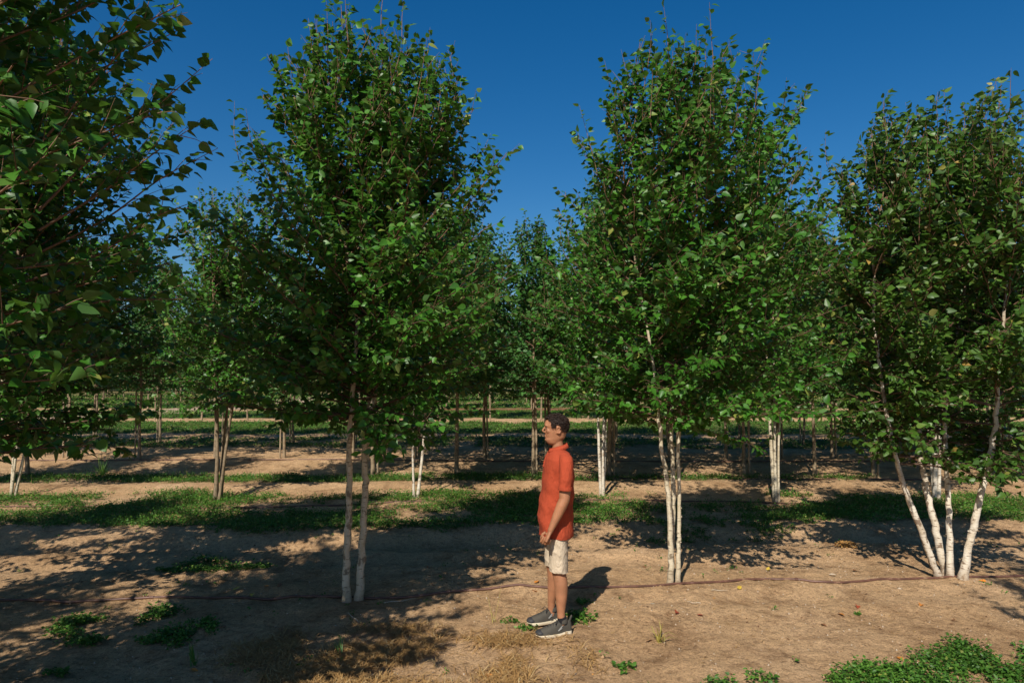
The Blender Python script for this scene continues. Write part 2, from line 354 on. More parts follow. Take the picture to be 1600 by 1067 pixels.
def make_tree(root, stems, env, hb, nb, leafL, lod, seed, bark, leafm, twig_k=1.0, r0=.034, leaf_sp=.029, top_loose=1.0, names=('trunk', 'branches', 'crown'), droop=.0, ksides=12, stem_labels=None, spread=1.0, sprays=()):
    """stems: list of world polylines. env: (cx, cy, [(z, R)...]). All meshes are local to root.location"""
    rng = np.random.RandomState(seed)
    off = np.array(root.location)
    cx, cy, er = env; ez = np.array([e[0] for e in er]); eR = np.array([e[1] for e in er])
    ztop = ez[-1]
    S = []
    for si, P in enumerate(stems):
        Q = catmull(P, 8); Q = Q[Q[:, 2] < ztop - .25]
        tn = np.linspace(0, 1, len(Q))
        rs = r0 * (1 + .15 * rng.randn()) if len(stems) > 1 else r0
        rad = rs * (1 - tn) ** .95 * (1 + .45 * np.exp(-tn * 45)) + .003
        bump = 1 + .09 * rng.randn(len(Q), ksides) * (np.arange(len(Q)) < len(Q) * .6)[:, None] * (lod == 0)
        Q2 = Q + rng.randn(*Q.shape) * .004 * (lod == 0)
        g = Geo(); tube(g, Q2, rad, ksides, bump=bump)
        if lod == 0:      # knots and peeling curls
            for q in range(16):
                i = rng.randint(2, int(len(Q) * .5)); a = rng.uniform(0, 6.28)
                d = np.array((math.cos(a), math.sin(a), .35)); p = Q[i] + (Q[i+1] - Q[i]) * rng.rand() + d * rad[i] * .75
                tube(g, [p, p + d * .006, p + d * .010], [.010, .007, .003], 6)
        o = obj(names[0], g.mesh('trunk', True, off), bark, root)
        if stem_labels: o['label'] = stem_labels[si]
        S.append((Q, rad))
    gb = Geo(); LP = []; LD = []; LO = []; TIPS = []
    def leaves_on(Q, sp, t0, dirv):
        seg = np.linalg.norm(Q[-1] - Q[0]); n = max(2, int(seg * (1 - t0) / sp))
        t = t0 + (1 - t0) * (np.arange(n) + rng.rand(n) * .7) / n
        t = np.clip(t, 0, 1); idx = t * (len(Q) - 1); i0 = np.minimum(idx.astype(int), len(Q) - 2); f = (idx - i0)[:, None]
        p = Q[i0] * (1 - f) + Q[i0 + 1] * f
        lat = rng.randn(n, 3); lat[:, 2] *= .4
        d = dirv * .55 + lat * .75 + np.array((0, 0, -.45 - droop))
        dn = d / np.linalg.norm(d, axis=1, keepdims=True)
        LP.append(p + dn * .018); LD.append(d); LO.append(np.repeat([[p[0][0] - cx, p[0][1] - cy, .2]], n, 0))
    for b_i in range(nb):
        Q, rad = S[b_i % len(S)]
        u = (b_i // len(S) + rng.rand()) / (nb / len(S))
        zt = min(Q[-1][2], ztop) - .12
        z = hb + (zt - hb) * u ** 1.0
        i = int(np.argmin(abs(Q[:, 2] - z))); p = Q[i]
        a = b_i * 2.39996 + rng.uniform(-.4, .4)
        rel = (z - hb) / (ztop - hb)
        d = np.array((math.cos(a), math.sin(a)))
        el = R(0 + 74 * rel ** .7 + rng.uniform(-14, 14))
        u_ = rng.uniform(.62, 1.06) if rng.rand() > .12 else rng.uniform(1.08, 1.22)
        lh = .6
        for _ in range(4):
            ze = p[2] + math.tan(el) * lh * .95
            Re = np.interp(ze, ez, eR) * u_
            if ze > ztop * 1.02: Re = .12
            w = p[:2] - np.array((cx, cy)); bq = w @ d; cq = w @ w - Re * Re
            disc = bq * bq - cq
            new = (-bq + math.sqrt(disc)) if disc > 0 else .12
            lh = .5 * lh + .5 * max(new, .1)
        lh = min(max(lh, .08), 1.7, max(.1, (ztop + .12 - p[2]) / max(.2, math.tan(el))))
        n = 7; tt = np.linspace(0, 1, n)
        side = np.array((-d[1], d[0])) * rng.uniform(-.18, .18)
        BP = np.zeros((n, 3))
        BP[:, :2] = p[:2] + np.outer(tt * lh, d) + np.outer(tt ** 2 * lh, side)
        BP[:, 2] = p[2] + math.tan(el) * lh * (.75 * tt + .25 * tt ** 2) - .06 * (1 - rel) * tt ** 2
        Lb = np.linalg.norm(np.diff(BP, axis=0), axis=1).sum()
        BP[1:-1] += rng.randn(n - 2, 3) * .012
        TIPS += [BP[-1], BP[4]]
        br = max(.0045, rad[i] * .42) * (1 - tt * .8) + .0012
        tube(gb, BP, br, 5 if lod == 0 else 3, cap=False)
        dirb = (BP[-1] - BP[0]) / (np.linalg.norm(BP[-1] - BP[0]) + 1e-9)
        leaves_on(BP, leaf_sp * 1.3, .3, dirb)
        thin = 1 - .42 * np.clip((p[2] - ztop + 1.6) / 1.6, 0, 1)
        ntw = max(2, int(Lb / .078 * twig_k * thin))
        for j in range(ntw):
            t_ = .12 + .86 * (j + rng.rand()) / ntw
            idx = t_ * (n - 1); i0 = min(int(idx), n - 2); q = BP[i0] + (BP[i0 + 1] - BP[i0]) * (idx - i0)
            lat = np.array((-d[1], d[0], 0)) * (1 if j % 2 else -1)
            dv = dirb * rng.uniform(.3, .9) + lat * rng.uniform(.3, .95) * spread + np.array((0, 0, rng.uniform(-.15, .8) + .9 * rel)) + rng.randn(3) * .15
            dv /= np.linalg.norm(dv)
            Lt = rng.uniform(.14, .40) * (1.05 - .45 * t_)
            bend = np.array((0, 0, rng.uniform(-.08, .05)))
            TP = np.array([q, q + dv * Lt * .5 + bend * .1, q + dv * Lt + bend * .5])
            if lod < 2: tube(gb, TP, [.0026, .002, .001], 3, cap=False)
            leaves_on(TP, leaf_sp / thin ** .5, .1, dv)
    for SP in sprays:
        BP = catmull(SP, 4); tube(gb, BP, np.linspace(.007, .0013, len(BP)), 5, cap=False)
        db = (BP[-1] - BP[0]) / np.linalg.norm(BP[-1] - BP[0]); leaves_on(BP, .045, .15, db)
        for j in range(9):
            q = BP[2 + j * (len(BP) - 3) // 9]; dv = db * .8 + np.cross(db, (0, .3, 1)) * (.55 if j % 2 else -.45) + rng.randn(3) * .2
            dv /= np.linalg.norm(dv); Lt = rng.uniform(.15, .38) * (1.2 - j * .08)
            TP = np.array([q, q + dv * Lt * .5, q + dv * Lt + (0, 0, -.02)]); tube(gb, TP, [.003, .002, .001], 3, cap=False); leaves_on(TP, .04, .15, dv)
    # leading shoots, sparse leaves, above the crown
    TT = [q for q in TIPS if q[2] > ztop - 1.7]
    ns = min(int(46 * top_loose), len(TT))
    for k in rng.permutation(len(TT))[:ns]:
        q = TT[k].copy(); r = math.hypot(q[0] - cx, q[1] - cy); a = math.atan2(q[1] - cy, q[0] - cx)
        Lt = rng.uniform(.3, .7)
        Lt = min(Lt, max(.12, ztop + .42 * (1 - min(r, 1.2) / 2.2) - q[2]))
        dv = np.array((math.cos(a) * .18 * r, math.sin(a) * .18 * r, 1)) + rng.randn(3) * .07
        TP = np.array([q, q + dv * Lt * .5 + rng.randn(3) * .012, q + dv * Lt])
        tube(gb, TP, [.004, .003, .0012], 3, cap=False)
        leaves_on(TP, .034, .1, np.array((0, 0, 1.)))
    P = np.vstack(LP); D = np.vstack(LD); O = np.vstack(LO)
    n = len(P)
    O /= np.linalg.norm(O, axis=1, keepdims=True) + 1e-9
    Nn = np.array((0, 0, .55)) + O * .35 + rng.randn(n, 3) * .55
    L = leafL * rng.uniform(.62, 1.18, n); W = L * rng.uniform(.62, .82, n)
    V, F = leaf_array(P, D, Nn, L, W, rng, lod)
    obj(names[1], gb.mesh('branches', True, off), M['twig'], root)
    me = np_mesh('crown', V - off, F, lod == 0); obj(names[2], me, leafm, root)
    return n

def stem_px(pts, Y0, dY=0.0):
    out = []
    for i, (px, py) in enumerate(pts):
        Y = Y0 + dY * (i / (len(pts) - 1)) ** 1.3
        out.append(at(px, py, Y))
    if pts[0][1] > 880: out[0][2] = float(gz(out[0][0], out[0][1])) - .04
    return np.array(out)

ROW = 'birch trees in the nearest planted row'
def near_tree(label, basepx, Y, stems, env_c, env_pts, hb, nb, seed, bark, leafm='leaf', r0=.034, **kw):
    b0 = at(basepx[0], basepx[1], Y); b0[2] = float(gz(b0[0], b0[1]))
    root = empty('birch_tree', b0, label, 'tree', ROW)
    SS = [stem_px(s, Y + o, d) for (s, o, d) in stems]
    c = at(env_c, 400, Y)
    n = make_tree(root, SS, (c[0], Y, env_pts), hb, nb, .074, 0, seed, M[bark], M[leafm], r0=r0, **kw)
    print('tree', label[:30], n)
    return root
t1 = near_tree('tall two-stemmed birch on the sandy berm behind which shade falls, left of the man in the orange polo', (552, 935), 6.32,
    [([(541, 933), (542, 860), (546, 770), (546, 690), (552, 600), (556, 480), (530, 330), (515, 200), (530, 60)], 0, -.25),
     ([(561, 933), (566, 850), (571, 760), (570, 690), (588, 600), (602, 470), (640, 320), (690, 200), (695, 90)], 0.02, .1),
     ([(572, 720), (574, 690), (577, 640), (576, 600), (572, 540), (590, 420), (600, 300), (600, 180), (595, 50)], .16, .5)],
    572, [(1.35, .85), (1.7, 1.25), (2.3, 1.48), (3.0, 1.48), (3.8, 1.30), (4.3, 1.04), (4.75, .76), (5.12, .45)], 1.56, 250, 3, 'bark_cream', r0=.0265)
t1['label'] = 'tall birch with smooth cream stems rising from the soil left of the man'
t2 = near_tree('tall birch with peeling cream stems standing close together just right of the man', (1056, 912), 6.75,
    [([(1047, 910), (1048, 860), (1044, 770), (1033, 690), (1025, 600), (1000, 450), (975, 300), (985, 150)], 0, -.3),
     ([(1058, 912), (1061, 850), (1062, 770), (1060, 700), (1072, 580), (1080, 430), (1080, 250), (1065, 60)], 0, .05),
     ([(1048, 903), (1051, 820), (1052, 740), (1049, 660), (1060, 580), (1120, 400), (1180, 250), (1180, 100)], .15, .4)],
    1085, [(1.35, .82), (1.7, 1.2), (2.3, 1.45), (3.0, 1.46), (3.9, 1.30), (4.35, 1.06), (4.75, .80), (5.12, .48)], 1.56, 250, 8, 'bark_cream', r0=.0265)
t3 = near_tree('birch with four white stems fanning out from one base at the right', (1488, 900), 6.96,
    [([(1468, 895), (1443, 840), (1415, 765), (1392, 680), (1375, 575), (1365, 450), (1380, 300), (1400, 200)], 0, -.2),
     ([(1480, 893), (1463, 830), (1447, 760), (1437, 690), (1430, 560), (1425, 400), (1450, 280), (1440, 200)], .12, .3),
     ([(1484, 896), (1483, 800), (1478, 700), (1480, 600), (1515, 420), (1540, 280), (1540, 190)], 0, .35),
     ([(1503, 906), (1518, 835), (1540, 745), (1557, 650), (1566, 520), (1582, 380), (1620, 180)], -.1, -.3)],
    1478, [(1.15, .8), (1.6, 1.2), (2.2, 1.45), (3.0, 1.55), (3.6, 1.42), (4.1, 1.25), (4.35, 1.05), (4.62, .7)], 1.15, 270, 12, 'bark_white', 'leaf_warm', r0=.030)
def free_tree(label, x, y, nst, R_, top, hb, nb, seed, bark, lod, leafL, leafm='leaf', group=ROW, spread=.35, lean=(0, 0), r0=.03, **kw):
    rng = np.random.RandomState(seed + 100); z0 = float(gz(x, y))
    root = empty('birch_tree', (x, y, z0), label, 'tree', group)
    SS = []
    for s in range(nst):
        a = s * 6.283 / nst + rng.uniform(0, 1); bx = .03 * math.cos(a); by = .03 * math.sin(a); P = []
        sp = spread * rng.uniform(.6, 1.2)
        for q in np.linspace(0, 1, 6):
            P.append((x + bx + (math.cos(a) * sp) * q ** 1.25 + lean[0] * q + rng.randn() * .015, y + by + math.sin(a) * sp * q ** 1.25 + lean[1] * q + rng.randn() * .015, z0 - .04 + q * (top - .3 - z0)))
        SS.append(np.array(P))
    er = [(hb - .1, .5 * R_), (hb + .3, .78 * R_), (hb + .9, .97 * R_), (hb + (top - hb) * .55, R_), (hb + (top - hb) * .75, .82 * R_), (top, .3 * R_)]
    n = make_tree(root, SS, (x + lean[0] * .5, y + lean[1] * .5, er), hb, nb, leafL, lod, seed, M[bark], M[leafm], r0=r0, **kw)
    return root
free_tree('shaded birch cut by the left edge behind the nearest overhanging crown', -4.72, 6.0, 3, 1.6, 5.3, 1.35, 210, 21, 'bark_cream', 0, .076, lean=(.25, 0))
free_tree('nearest birch whose dark crown of large leaves overhangs the top left corner', -3.2, 2.75, 3, 1.85, 6.0, 1.55, 320, 33, 'bark_cream', 0, .074, spread=.3,
    sprays=[np.array([at(px, py, Y) for px, py, Y in q]) for q in ([(60, 330, 3.2), (150, 240, 3.3), (240, 170, 3.3), (332, 92, 3.35)], [(60, 360, 3.2), (160, 300, 3.3), (240, 240, 3.35), (322, 185, 3.4)], [(50, 400, 3.3), (160, 345, 3.4), (250, 280, 3.45), (340, 232, 3.5)], [(40, 440, 3.3), (150, 400, 3.4), (230, 345, 3.4), (312, 312, 3.4)], [(40, 250, 3.2), (120, 160, 3.2), (190, 80, 3.2), (255, 15, 3.2)])])
free_tree('birch outside the right edge that shades the clover corner', 4.1, 2.15, 3, 1.25, 5.0, 1.6, 100, 35, 'bark_cream', 1, .085)

free_tree('birch past the left edge in the nearest row, beside the one cut by the frame', -7.5, 5.6, 3, 1.6, 5.3, 1.4, 130, 41, 'bark_cream', 1, .085)
free_tree('birch behind the camera that shades the nearest crown at the left', -4.4, -.5, 3, 1.6, 6.2, 1.7, 150, 39, 'bark_cream', 1, .085)
free_tree('birch past the left edge that shades the lower left corner', -6.0, 1.5, 3, 1.4, 5.2, 1.5, 90, 37, 'bark_cream', 1, .085)
# ------------------------------------------------------------------ second row
ROW2 = 'birch trees in the second planted row'
row2 = [  # px, basey, stems, spread, lean, bark, label
    (-190, 776, 3, .4, (.1, 0), 'bark_cream', 'birch hidden past the left edge in the second row'),
    (18, 775, 3, .55, (.45, 0), 'bark_cream', 'birch with slim leaning stems at the left edge in the second row'),
    (342, 780, 5, .42, (.22, 0), 'bark_tan', 'birch with a bundle of five thin tan stems behind the left clover strip'),
    (650, 779, 2, .32, (.10, 0), 'bark_white', 'small birch with two thin white stems forking low, between tall left birch and man'),
    (941, 776, 3, .16, (.04, 0), 'bark_white', 'birch with three tight bright white stems just behind the man at his right'),
    (1214, 783, 3, .2, (0, 0), 'bark_cream', 'birch with slim pale stems behind the shade between the two right birches'),
    (1462, 783, 4, .35, (0, 0), 'bark_white', 'birch half hidden behind the four-stemmed white birch'),
    (1740, 783, 3, .35, (0, 0), 'bark_cream', 'birch past the right edge in the second row')]
for k, (px, py, ns, sp, ln, bk, lb) in enumerate(row2):
    g = gp(px, py)
    free_tree(lb, g[0], g[1], ns, 1.28, (4.8, 4.8, 4.8, 4.6, 4.75, 4.75, 4.8, 4.7)[k], 1.45, 165, 50 + k, bk, 1, .080, 'leaf', ROW2, sp, ln, r0=.024, twig_k=.85, ksides=8)

# ------------------------------------------------------------------ staked nursery trees in rows behind
protos = []
for k in range(4):
    top = (5.4, 5.1, 5.6, 5.25)[k]
    rng = np.random.RandomState(70 + k)
    root = empty('nursery_tree', (0, 0, 0), 'x', 'tree')
    P = np.array([(rng.randn() * .02 * (q > 0), rng.randn() * .02 * (q > 0), -.05 + q * (top - .1)) for q in np.linspace(0, 1, 7)])
    er = [(1.3, .45), (1.7, 1.0), (2.6, 1.28), (3.4, 1.25), (4.3, .98), (top, .3)]
    make_tree(root, [P], (0, 0, er), 1.62, 115, .10, 2, 80 + k, M['bark_tan'], M['leaf_far'], r0=.038, leaf_sp=.042, twig_k=.85, top_loose=.4, ksides=8)
    protos.append(root)
ORD = ['first', 'second', 'third', 'fourth', 'fifth', 'sixth', 'seventh', 'eighth', 'ninth', 'tenth', 'eleventh', 'twelfth', 'thirteenth', 'fourteenth', 'fifteenth', 'sixteenth', 'seventeenth', 'eighteenth', 'nineteenth', 'twentieth'] + ['twenty-' + s for s in ('first', 'second', 'third', 'fourth', 'fifth', 'sixth', 'seventh', 'eighth', 'ninth')] + ['thirtieth'] + ['thirty-' + s for s in ('first', 'second', 'third', 'fourth', 'fifth')]
used = [False] * 4
rows = []
rows.append([(px, 743) for px in (38, 583, 713, 833, 950, 1060, 1163, 1272, 1366, 1470, 1572, 1690)])
rows.append([(px, 717) for px in (-120, -20, 110, 223, 335, 445, 552, 656, 758, 858, 956, 1048, 1133, 1216, 1301, 1390, 1480, 1572, 1660)])
rg = random.Random(5)
for Y, spc in ((19.8, 1.85), (29.5, 2.1), (38.5, 2.4), (46.5, 2.6), (54, 2.8), (62, 3.0)):
    r = []; x = -Y * .84 + rg.uniform(0, 1)
    while x < Y * .84:
        on_road = (x < -12.5 and 26 < Y < 37 and x < -19 + (37 - Y) * .4) or (-20 < x < -11.5 and Y >= 31) or (Y > 39 and Y < 48 and x > 15)
        if not on_road: r.append((800 + FPX * x / Y, 580 + 2241 / Y))
        x += spc * rg.uniform(.93, 1.07)
    rows.append(r)
SG = 'wooden stakes beside the nursery trees'
DEPTH = ['first', 'second', 'third', 'fourth', 'fifth', 'sixth', 'seventh', 'eighth', 'ninth', 'tenth']
gs = Geo(); q = .024
tube(gs, [(0, 0, -.1), (.004, 0, .9), (0, .004, 1.9)], [q, q, q * .95], 4)
stake_me = gs.mesh('stake', False)
gt = Geo(); tube(gt, [(.012 + .05 * math.cos(a), .04 * math.sin(a), 1.25) for a in np.linspace(0, 6.283, 14)], .006, 4)
tie_me = gt.mesh('tie', True)
m, t, b = mat('dark_tie'); b.inputs['Base Color'].default_value = (.03, .03, .03, 1); M['tie'] = m
cnt = 0
for ri, r in enumerate(rows):
    vis = 0
    for (px, py) in r:
        g = gp(px, py); x, y = g[0], g[1] + rg.uniform(-.15, .15)
        k = rg.randrange(4)
        if not used[k]: o = protos[k]; used[k] = True
        else: o = copy_tree(protos[k])
        s = rg.uniform(.9, 1.06)
        o.location = (x, y, float(ground_base(x, y))); o.rotation_euler = (R(rg.uniform(-1.5, 1.5)), R(rg.uniform(-1.5, 1.5)), rg.uniform(0, 6.28)); o.scale = (s * rg.uniform(.92, 1.1), s * rg.uniform(.92, 1.1), s)
        vis += 1
        tag(o, f'slim straight-trunked tree, {ORD[vis-1]} from the left in the {DEPTH[ri]} row behind the birches', 'tree', f'single-trunk nursery trees, {DEPTH[ri]} row behind the birches')
        cnt += 1
        if ri < 3 and rg.random() < .75:
            sx = rg.choice((-1, 1)) * rg.uniform(.07, .11)
            st = obj('tree_stake', stake_me, M['stake'], None, (x + sx, y - .03, float(ground_base(x, y))))
            st.rotation_euler = (R(rg.uniform(-1.5, 1.5)), R(rg.uniform(-2, 2)), rg.uniform(0, 1.5))
            tag(st, f'weathered stake by the {ORD[vis-1]} tree from the left, {DEPTH[ri]} staked row', 'stake', SG)
            ti = obj('tie', tie_me, M['tie'], st)
print('nursery trees', cnt)

rw = np.random.RandomState(321); n = 90000
x = rw.uniform(-95, 95, n); y = rw.uniform(68, 76, n); tp = 4.2 + 2.6 * fbm(x, y * 0, 5, 3, 91); z = .2 + (tp - .2) * rw.rand(n) ** .8
D = rw.randn(n, 3); V, F = leaf_array(np.stack([x, y, z], 1), D, rw.randn(n, 3) + np.array((0, -.4, .5)), rw.uniform(.22, .45, n), rw.uniform(.18, .35, n), rw, 2)
tag(obj('far_wood', np_mesh('far_wood', V, F), M['leaf_far']), 'dark far mass of trees closing the end of the nursery', 'wood', kind='stuff')

# ------------------------------------------------------------------ weeds and grass (stuff)
def rosettes(pts, rng, size, hgt, nl, lod=1):
    """clusters of small oval leaves round each point"""
    n = len(pts); P = np.repeat(pts, nl, 0); m_ = len(P)
    a = rng.uniform(0, 6.283, m_); r = rng.uniform(.2, 1, m_) * np.repeat(hgt, nl) * .8
    P = P + np.stack([np.cos(a) * r, np.sin(a) * r, rng.uniform(.1, 1, m_) * np.repeat(hgt, nl)], 1)
    D = np.stack([np.cos(a), np.sin(a), rng.uniform(-.3, .8, m_)], 1)
    Nn = np.array((0, 0, 1.)) + rng.randn(m_, 3) * .45
    L = size * rng.uniform(.6, 1.3, m_); return leaf_array(P, D, Nn, L, L * rng.uniform(.5, .8, m_), rng, lod)
def blades(pts, rng, Lb, W, flat=.6):
    n = len(pts); a = rng.uniform(0, 6.283, n); L = Lb * rng.uniform(.4, 1.3, n)
    el = rng.uniform(0, 1, n) * (1 - flat)
    d = np.stack([np.cos(a) * (1 - el), np.sin(a) * (1 - el), el * 1.4 + .15], 1)
    s = np.stack([-np.sin(a), np.cos(a), np.zeros(n)], 1) * (W * rng.uniform(.6, 1.3, n))[:, None]
    up = np.array((0, 0, 1.))
    p1 = pts; p2 = pts + d * (L * .5)[:, None] + up * (L * .07)[:, None]; bend = rng.randn(n, 3) * .12; bend[:, 2] -= .18 + flat * .1
    p3 = pts + (d + bend) * L[:, None]; p3[:, 2] = np.maximum(p3[:, 2], pts[:, 2] + .004)
    V = np.stack([p1 - s, p1 + s, p2 + s * .8, p2 - s * .8, p3], 1).reshape(-1, 3)
    k = (np.arange(n) * 5)[:, None]
    return V, k + np.array([[0, 1, 2, 3]]), k + np.array([[3, 2, 4]])
def scatter(n, x0, x1, y0, y1, rng, prob):
    x = rng.uniform(x0, x1, n); y = rng.uniform(y0, y1, n)
    keep = rng.rand(n) < prob(x, y); x = x[keep]; y = y[keep]
    return np.stack([x, y, gz(x, y)], 1)
def stuff(name, geos, mt, label=None):
    G = Geo()
    for g in geos:
        for F in g[1:]: G.V.append(g[0]) if False else None
        n0 = G.n; G.V.append(g[0]); G.n += len(g[0])
        for F in g[1:]: G.F.setdefault(F.shape[1], []).append(F + n0)
    return tag(obj(name, G.mesh(name, False), mt), label, name.replace('_', ' '), kind='stuff')
ico = np.array([(0, 0, 1), (.9, 0, .2), (.28, .86, .25), (-.72, .53, .2), (-.75, -.5, .25), (.25, -.85, .2), (0, 0, -.8)], float)
icf = np.array([[0, 1, 2], [0, 2, 3], [0, 3, 4], [0, 4, 5], [0, 5, 1], [6, 2, 1], [6, 3, 2], [6, 4, 3], [6, 5, 4], [6, 1, 5]])
rng = np.random.RandomState(99)
infr = lambda x, y: (np.abs(x) < y * .82 + .6)
def pr(x, y): return weeds_at(x, y) * infr(x, y)
p = scatter(52000, -11, 11, 8.3, 12.3, rng, pr)
s1 = rosettes(p, rng, .030, rng.uniform(.015, .12, len(p)) * rng.uniform(.5, 1.2, len(p)), 7)
pb = scatter(40000, -11, 11, 8.3, 12.3, rng, lambda x, y: pr(x, y) * .5)
s1b = blades(pb, rng, .11, .003, .3)
p = scatter(16000, -11, 11, 8.3, 14.5, rng, lambda x, y: infr(x, y) * (.05 + .5 * weeds_at(x, y)))
stuff('dry_stems', [blades(p, rng, .13, .0022, .45)], M['straw'], 'dead straw coloured stems mixed through the weed strips')
stuff('ground_weeds', [s1, s1b], M['weed'], 'low leafy weeds covering the strip between the first and second birch rows')
p = scatter(26000, -14, 14, 12.4, 14.6, rng, pr)
s2 = rosettes(p, rng, .034, rng.uniform(.03, .10, len(p)), 6)
pb = scatter(26000, -14, 14, 12.4, 14.6, rng, lambda x, y: pr(x, y) * (.35 + .65 * (fbm(x, y, .6, 2, 5) > .5)))
s2b = blades(pb, rng, .16, .004, .2)
stuff('weed_strip', [s2, s2b], M['weed'], 'bright green strip of weeds and grass in front of the staked trees')
p = scatter(100000, -28, 28, 14.6, 37.5, rng, pr)
s3 = rosettes(p, rng, .06, rng.uniform(.04, .09, len(p)), 4, 2)
stuff('grass', [s3], M['weed'], 'green grass patches on the ground among the staked tree rows')
p = scatter(22000, -42, 42, 37.5, 60, rng, pr)
s4 = rosettes(p, rng, .14, rng.uniform(.05, .14, len(p)), 4, 2)
stuff('grass', [s4], M['weed'], 'far green grass beyond the staked trees')
# clover in the bottom right corner
def line_y(px):
    return np.interp(px, [780, 900, 1000, 1080, 1180, 1260, 1400, 1460, 1600, 1700], [1085, 1066, 1050, 1040, 1030, 1012, 1000, 985, 975, 965])
def pxof(x, y): return 800 + FPX * x / y, 580 + 2241 / y
def pc(x, y):
    px, py = pxof(x, y)
    base = sstep(-14, 34, py - line_y(px)) * (.68 + .40 * sstep(1050, 1350, px))
    return np.clip((fbm(x, y, .28, 3, 61) - (.84 - base * .50)) * 4, 0, 1) * (px > 860)
p = scatter(17000, .2, 5.2, 3.6, 6.3, rng, pc)
s5 = rosettes(p, rng, .027, rng.uniform(.02, .075, len(p)), 10, 0)
pb = scatter(9000, .2, 5.2, 3.6, 6.3, rng, lambda x, y: pc(x, y) * .35)
stuff('clover', [s5, blades(pb, rng, .10, .0018, .35)], M['weed'], 'bright green clover spreading over the bottom right corner')
def blob(cx, cy, rx, ry, thr=.42, sc_=.3):
    def f(x, y):
        px, py = pxof(x, y); d = ((px - cx) / rx) ** 2 + ((py - cy) / ry) ** 2
        return np.clip((1.05 - d) * 2, 0, 1) * np.clip((fbm(x, y, sc_, 3, 67) - thr) * 3.5, 0, 1)
    return f
for (cx, cy, rx, ry, n, s, lb) in ((215, 978, 135, 34, 9000, .026, 'patch of low green weeds in the lower left on sunlit soil'),
                               (330, 880, 110, 14, 4500, .026, 'thin shaded weed patch on the berm left of the tall birch'),
                               (1090, 828, 160, 14, 3000, .026, 'sparse weeds at the ledge behind the peeling birch')):
    g = gp(cx, cy); w = rx / FPX * g[1] * 1.3
    p = scatter(n, g[0] - w, g[0] + w, g[1] - .8, g[1] + .9, rng, blob(cx, cy, rx, ry, .34))
    stuff('weed_patch', [rosettes(p, rng, s, rng.uniform(.02, .06, len(p)), 9, 0)], M['weed'], lb)
p = scatter(900, -7, 7, 4.4, 9, rng, lambda x, y: infr(x, y) * np.clip((fbm(x, y, .8, 3, 87) - .5) * 5, .03, .9) * (1 - .75 * band(y, 0, 6.5, .3) * band(x, .3, 4, .3)))
stuff('weed_sprigs', [rosettes(p, rng, .022, rng.uniform(.01, .06, len(p)), 7, 0)], M['weed'], 'tiny scattered weed sprigs dotted over the bare sand')
p = scatter(2600, -5, 6, 4.3, 9.6, rng, lambda x, y: infr(x, y) * np.clip((fbm(x, y, .7, 3, 89) - .4) * 4, .1, .9))
V, F = leaf_array(p + (0, 0, .004), rng.randn(len(p), 3) * (1, 1, .15), rng.randn(len(p), 3) * .4 + (0, 0, 1), rng.uniform(.012, .04, len(p)), rng.uniform(.008, .025, len(p)), rng, 1)
tag(obj('leaf_litter', np_mesh('leaf_litter', V, F), M['litter']), 'small brown crumbs of dead leaves over the sand', 'litter', kind='stuff')
p = scatter(3600, -5, 6, 4.3, 10, rng, lambda x, y: infr(x, y) * np.clip((fbm(x, y, .8, 3, 83) - .42) * 5, .04, 1))
sz = .006 + .022 * rng.rand(len(p)) ** 4
V = p[:, None, :] + ico[None] * sz[:, None, None] * rng.uniform(.5, 1.35, (len(p), 7, 3)) * (1, 1, .7)
tag(obj('soil_clods', np_mesh('clods', V.reshape(-1, 3), (icf[None] + (np.arange(len(p)) * 7)[:, None, None]).reshape(-1, 3), True), M['soil']), 'loose lumps of the same sandy soil lying in drifts', 'soil', kind='stuff')
# dry straw
def ps(x, y):
    px, py = pxof(x, y)
    d = ((px - 640) / 300) ** 2 + ((py - 1035) / 62) ** 2
    return np.clip((1.1 - d) * 1.6, 0, 1) * np.clip((fbm(x, y, .3, 3, 71) - .34) * 5, .02, 1)
p = scatter(62000, -2.6, .8, 3.8, 6.2, rng, ps)
stuff('dry_grass', [blades(p, rng, .16, .0030, .85)], M['straw'], 'golden dead grass matted on the soil in the lower middle')
def ps2(x, y):
    return (.25 * np.clip((fbm(x, y, .5, 3, 73) - .45) * 6, 0, 1) + .015) * infr(x, y)
p = scatter(22000, -4.6, 5.2, 4.2, 7.4, rng, ps2)
stuff('plant_litter', [blades(p, rng, .045, .0022, .93)], M['straw'], 'scattered dry stalks and crumbs of litter on the bare soil')
# soil clods / pebbles
m, t, b = mat('pale_pebble'); b.inputs['Base Color'].default_value = (.42, .33, .24, 1); b.inputs['Roughness'].default_value = .9; M['pebble'] = m
p = scatter(16000, -5, 6, 4.2, 9.5, rng, lambda x, y: np.clip(fbm(x, y, .6, 3, 81), .1, 1) * infr(x, y))
sz = .0025 + .009 * rng.rand(len(p)) ** 5
V = p[:, None, :] + ico[None] * sz[:, None, None] * rng.uniform(.6, 1.3, (len(p), 7, 3)); 
tag(obj('soil_clods', np_mesh('clods', V.reshape(-1, 3), (icf[None] + (np.arange(len(p)) * 7)[:, None, None]).reshape(-1, 3)), M['pebble']), 'small pale pebbles and soil crumbs strewn over the sand', 'pebbles', kind='stuff')

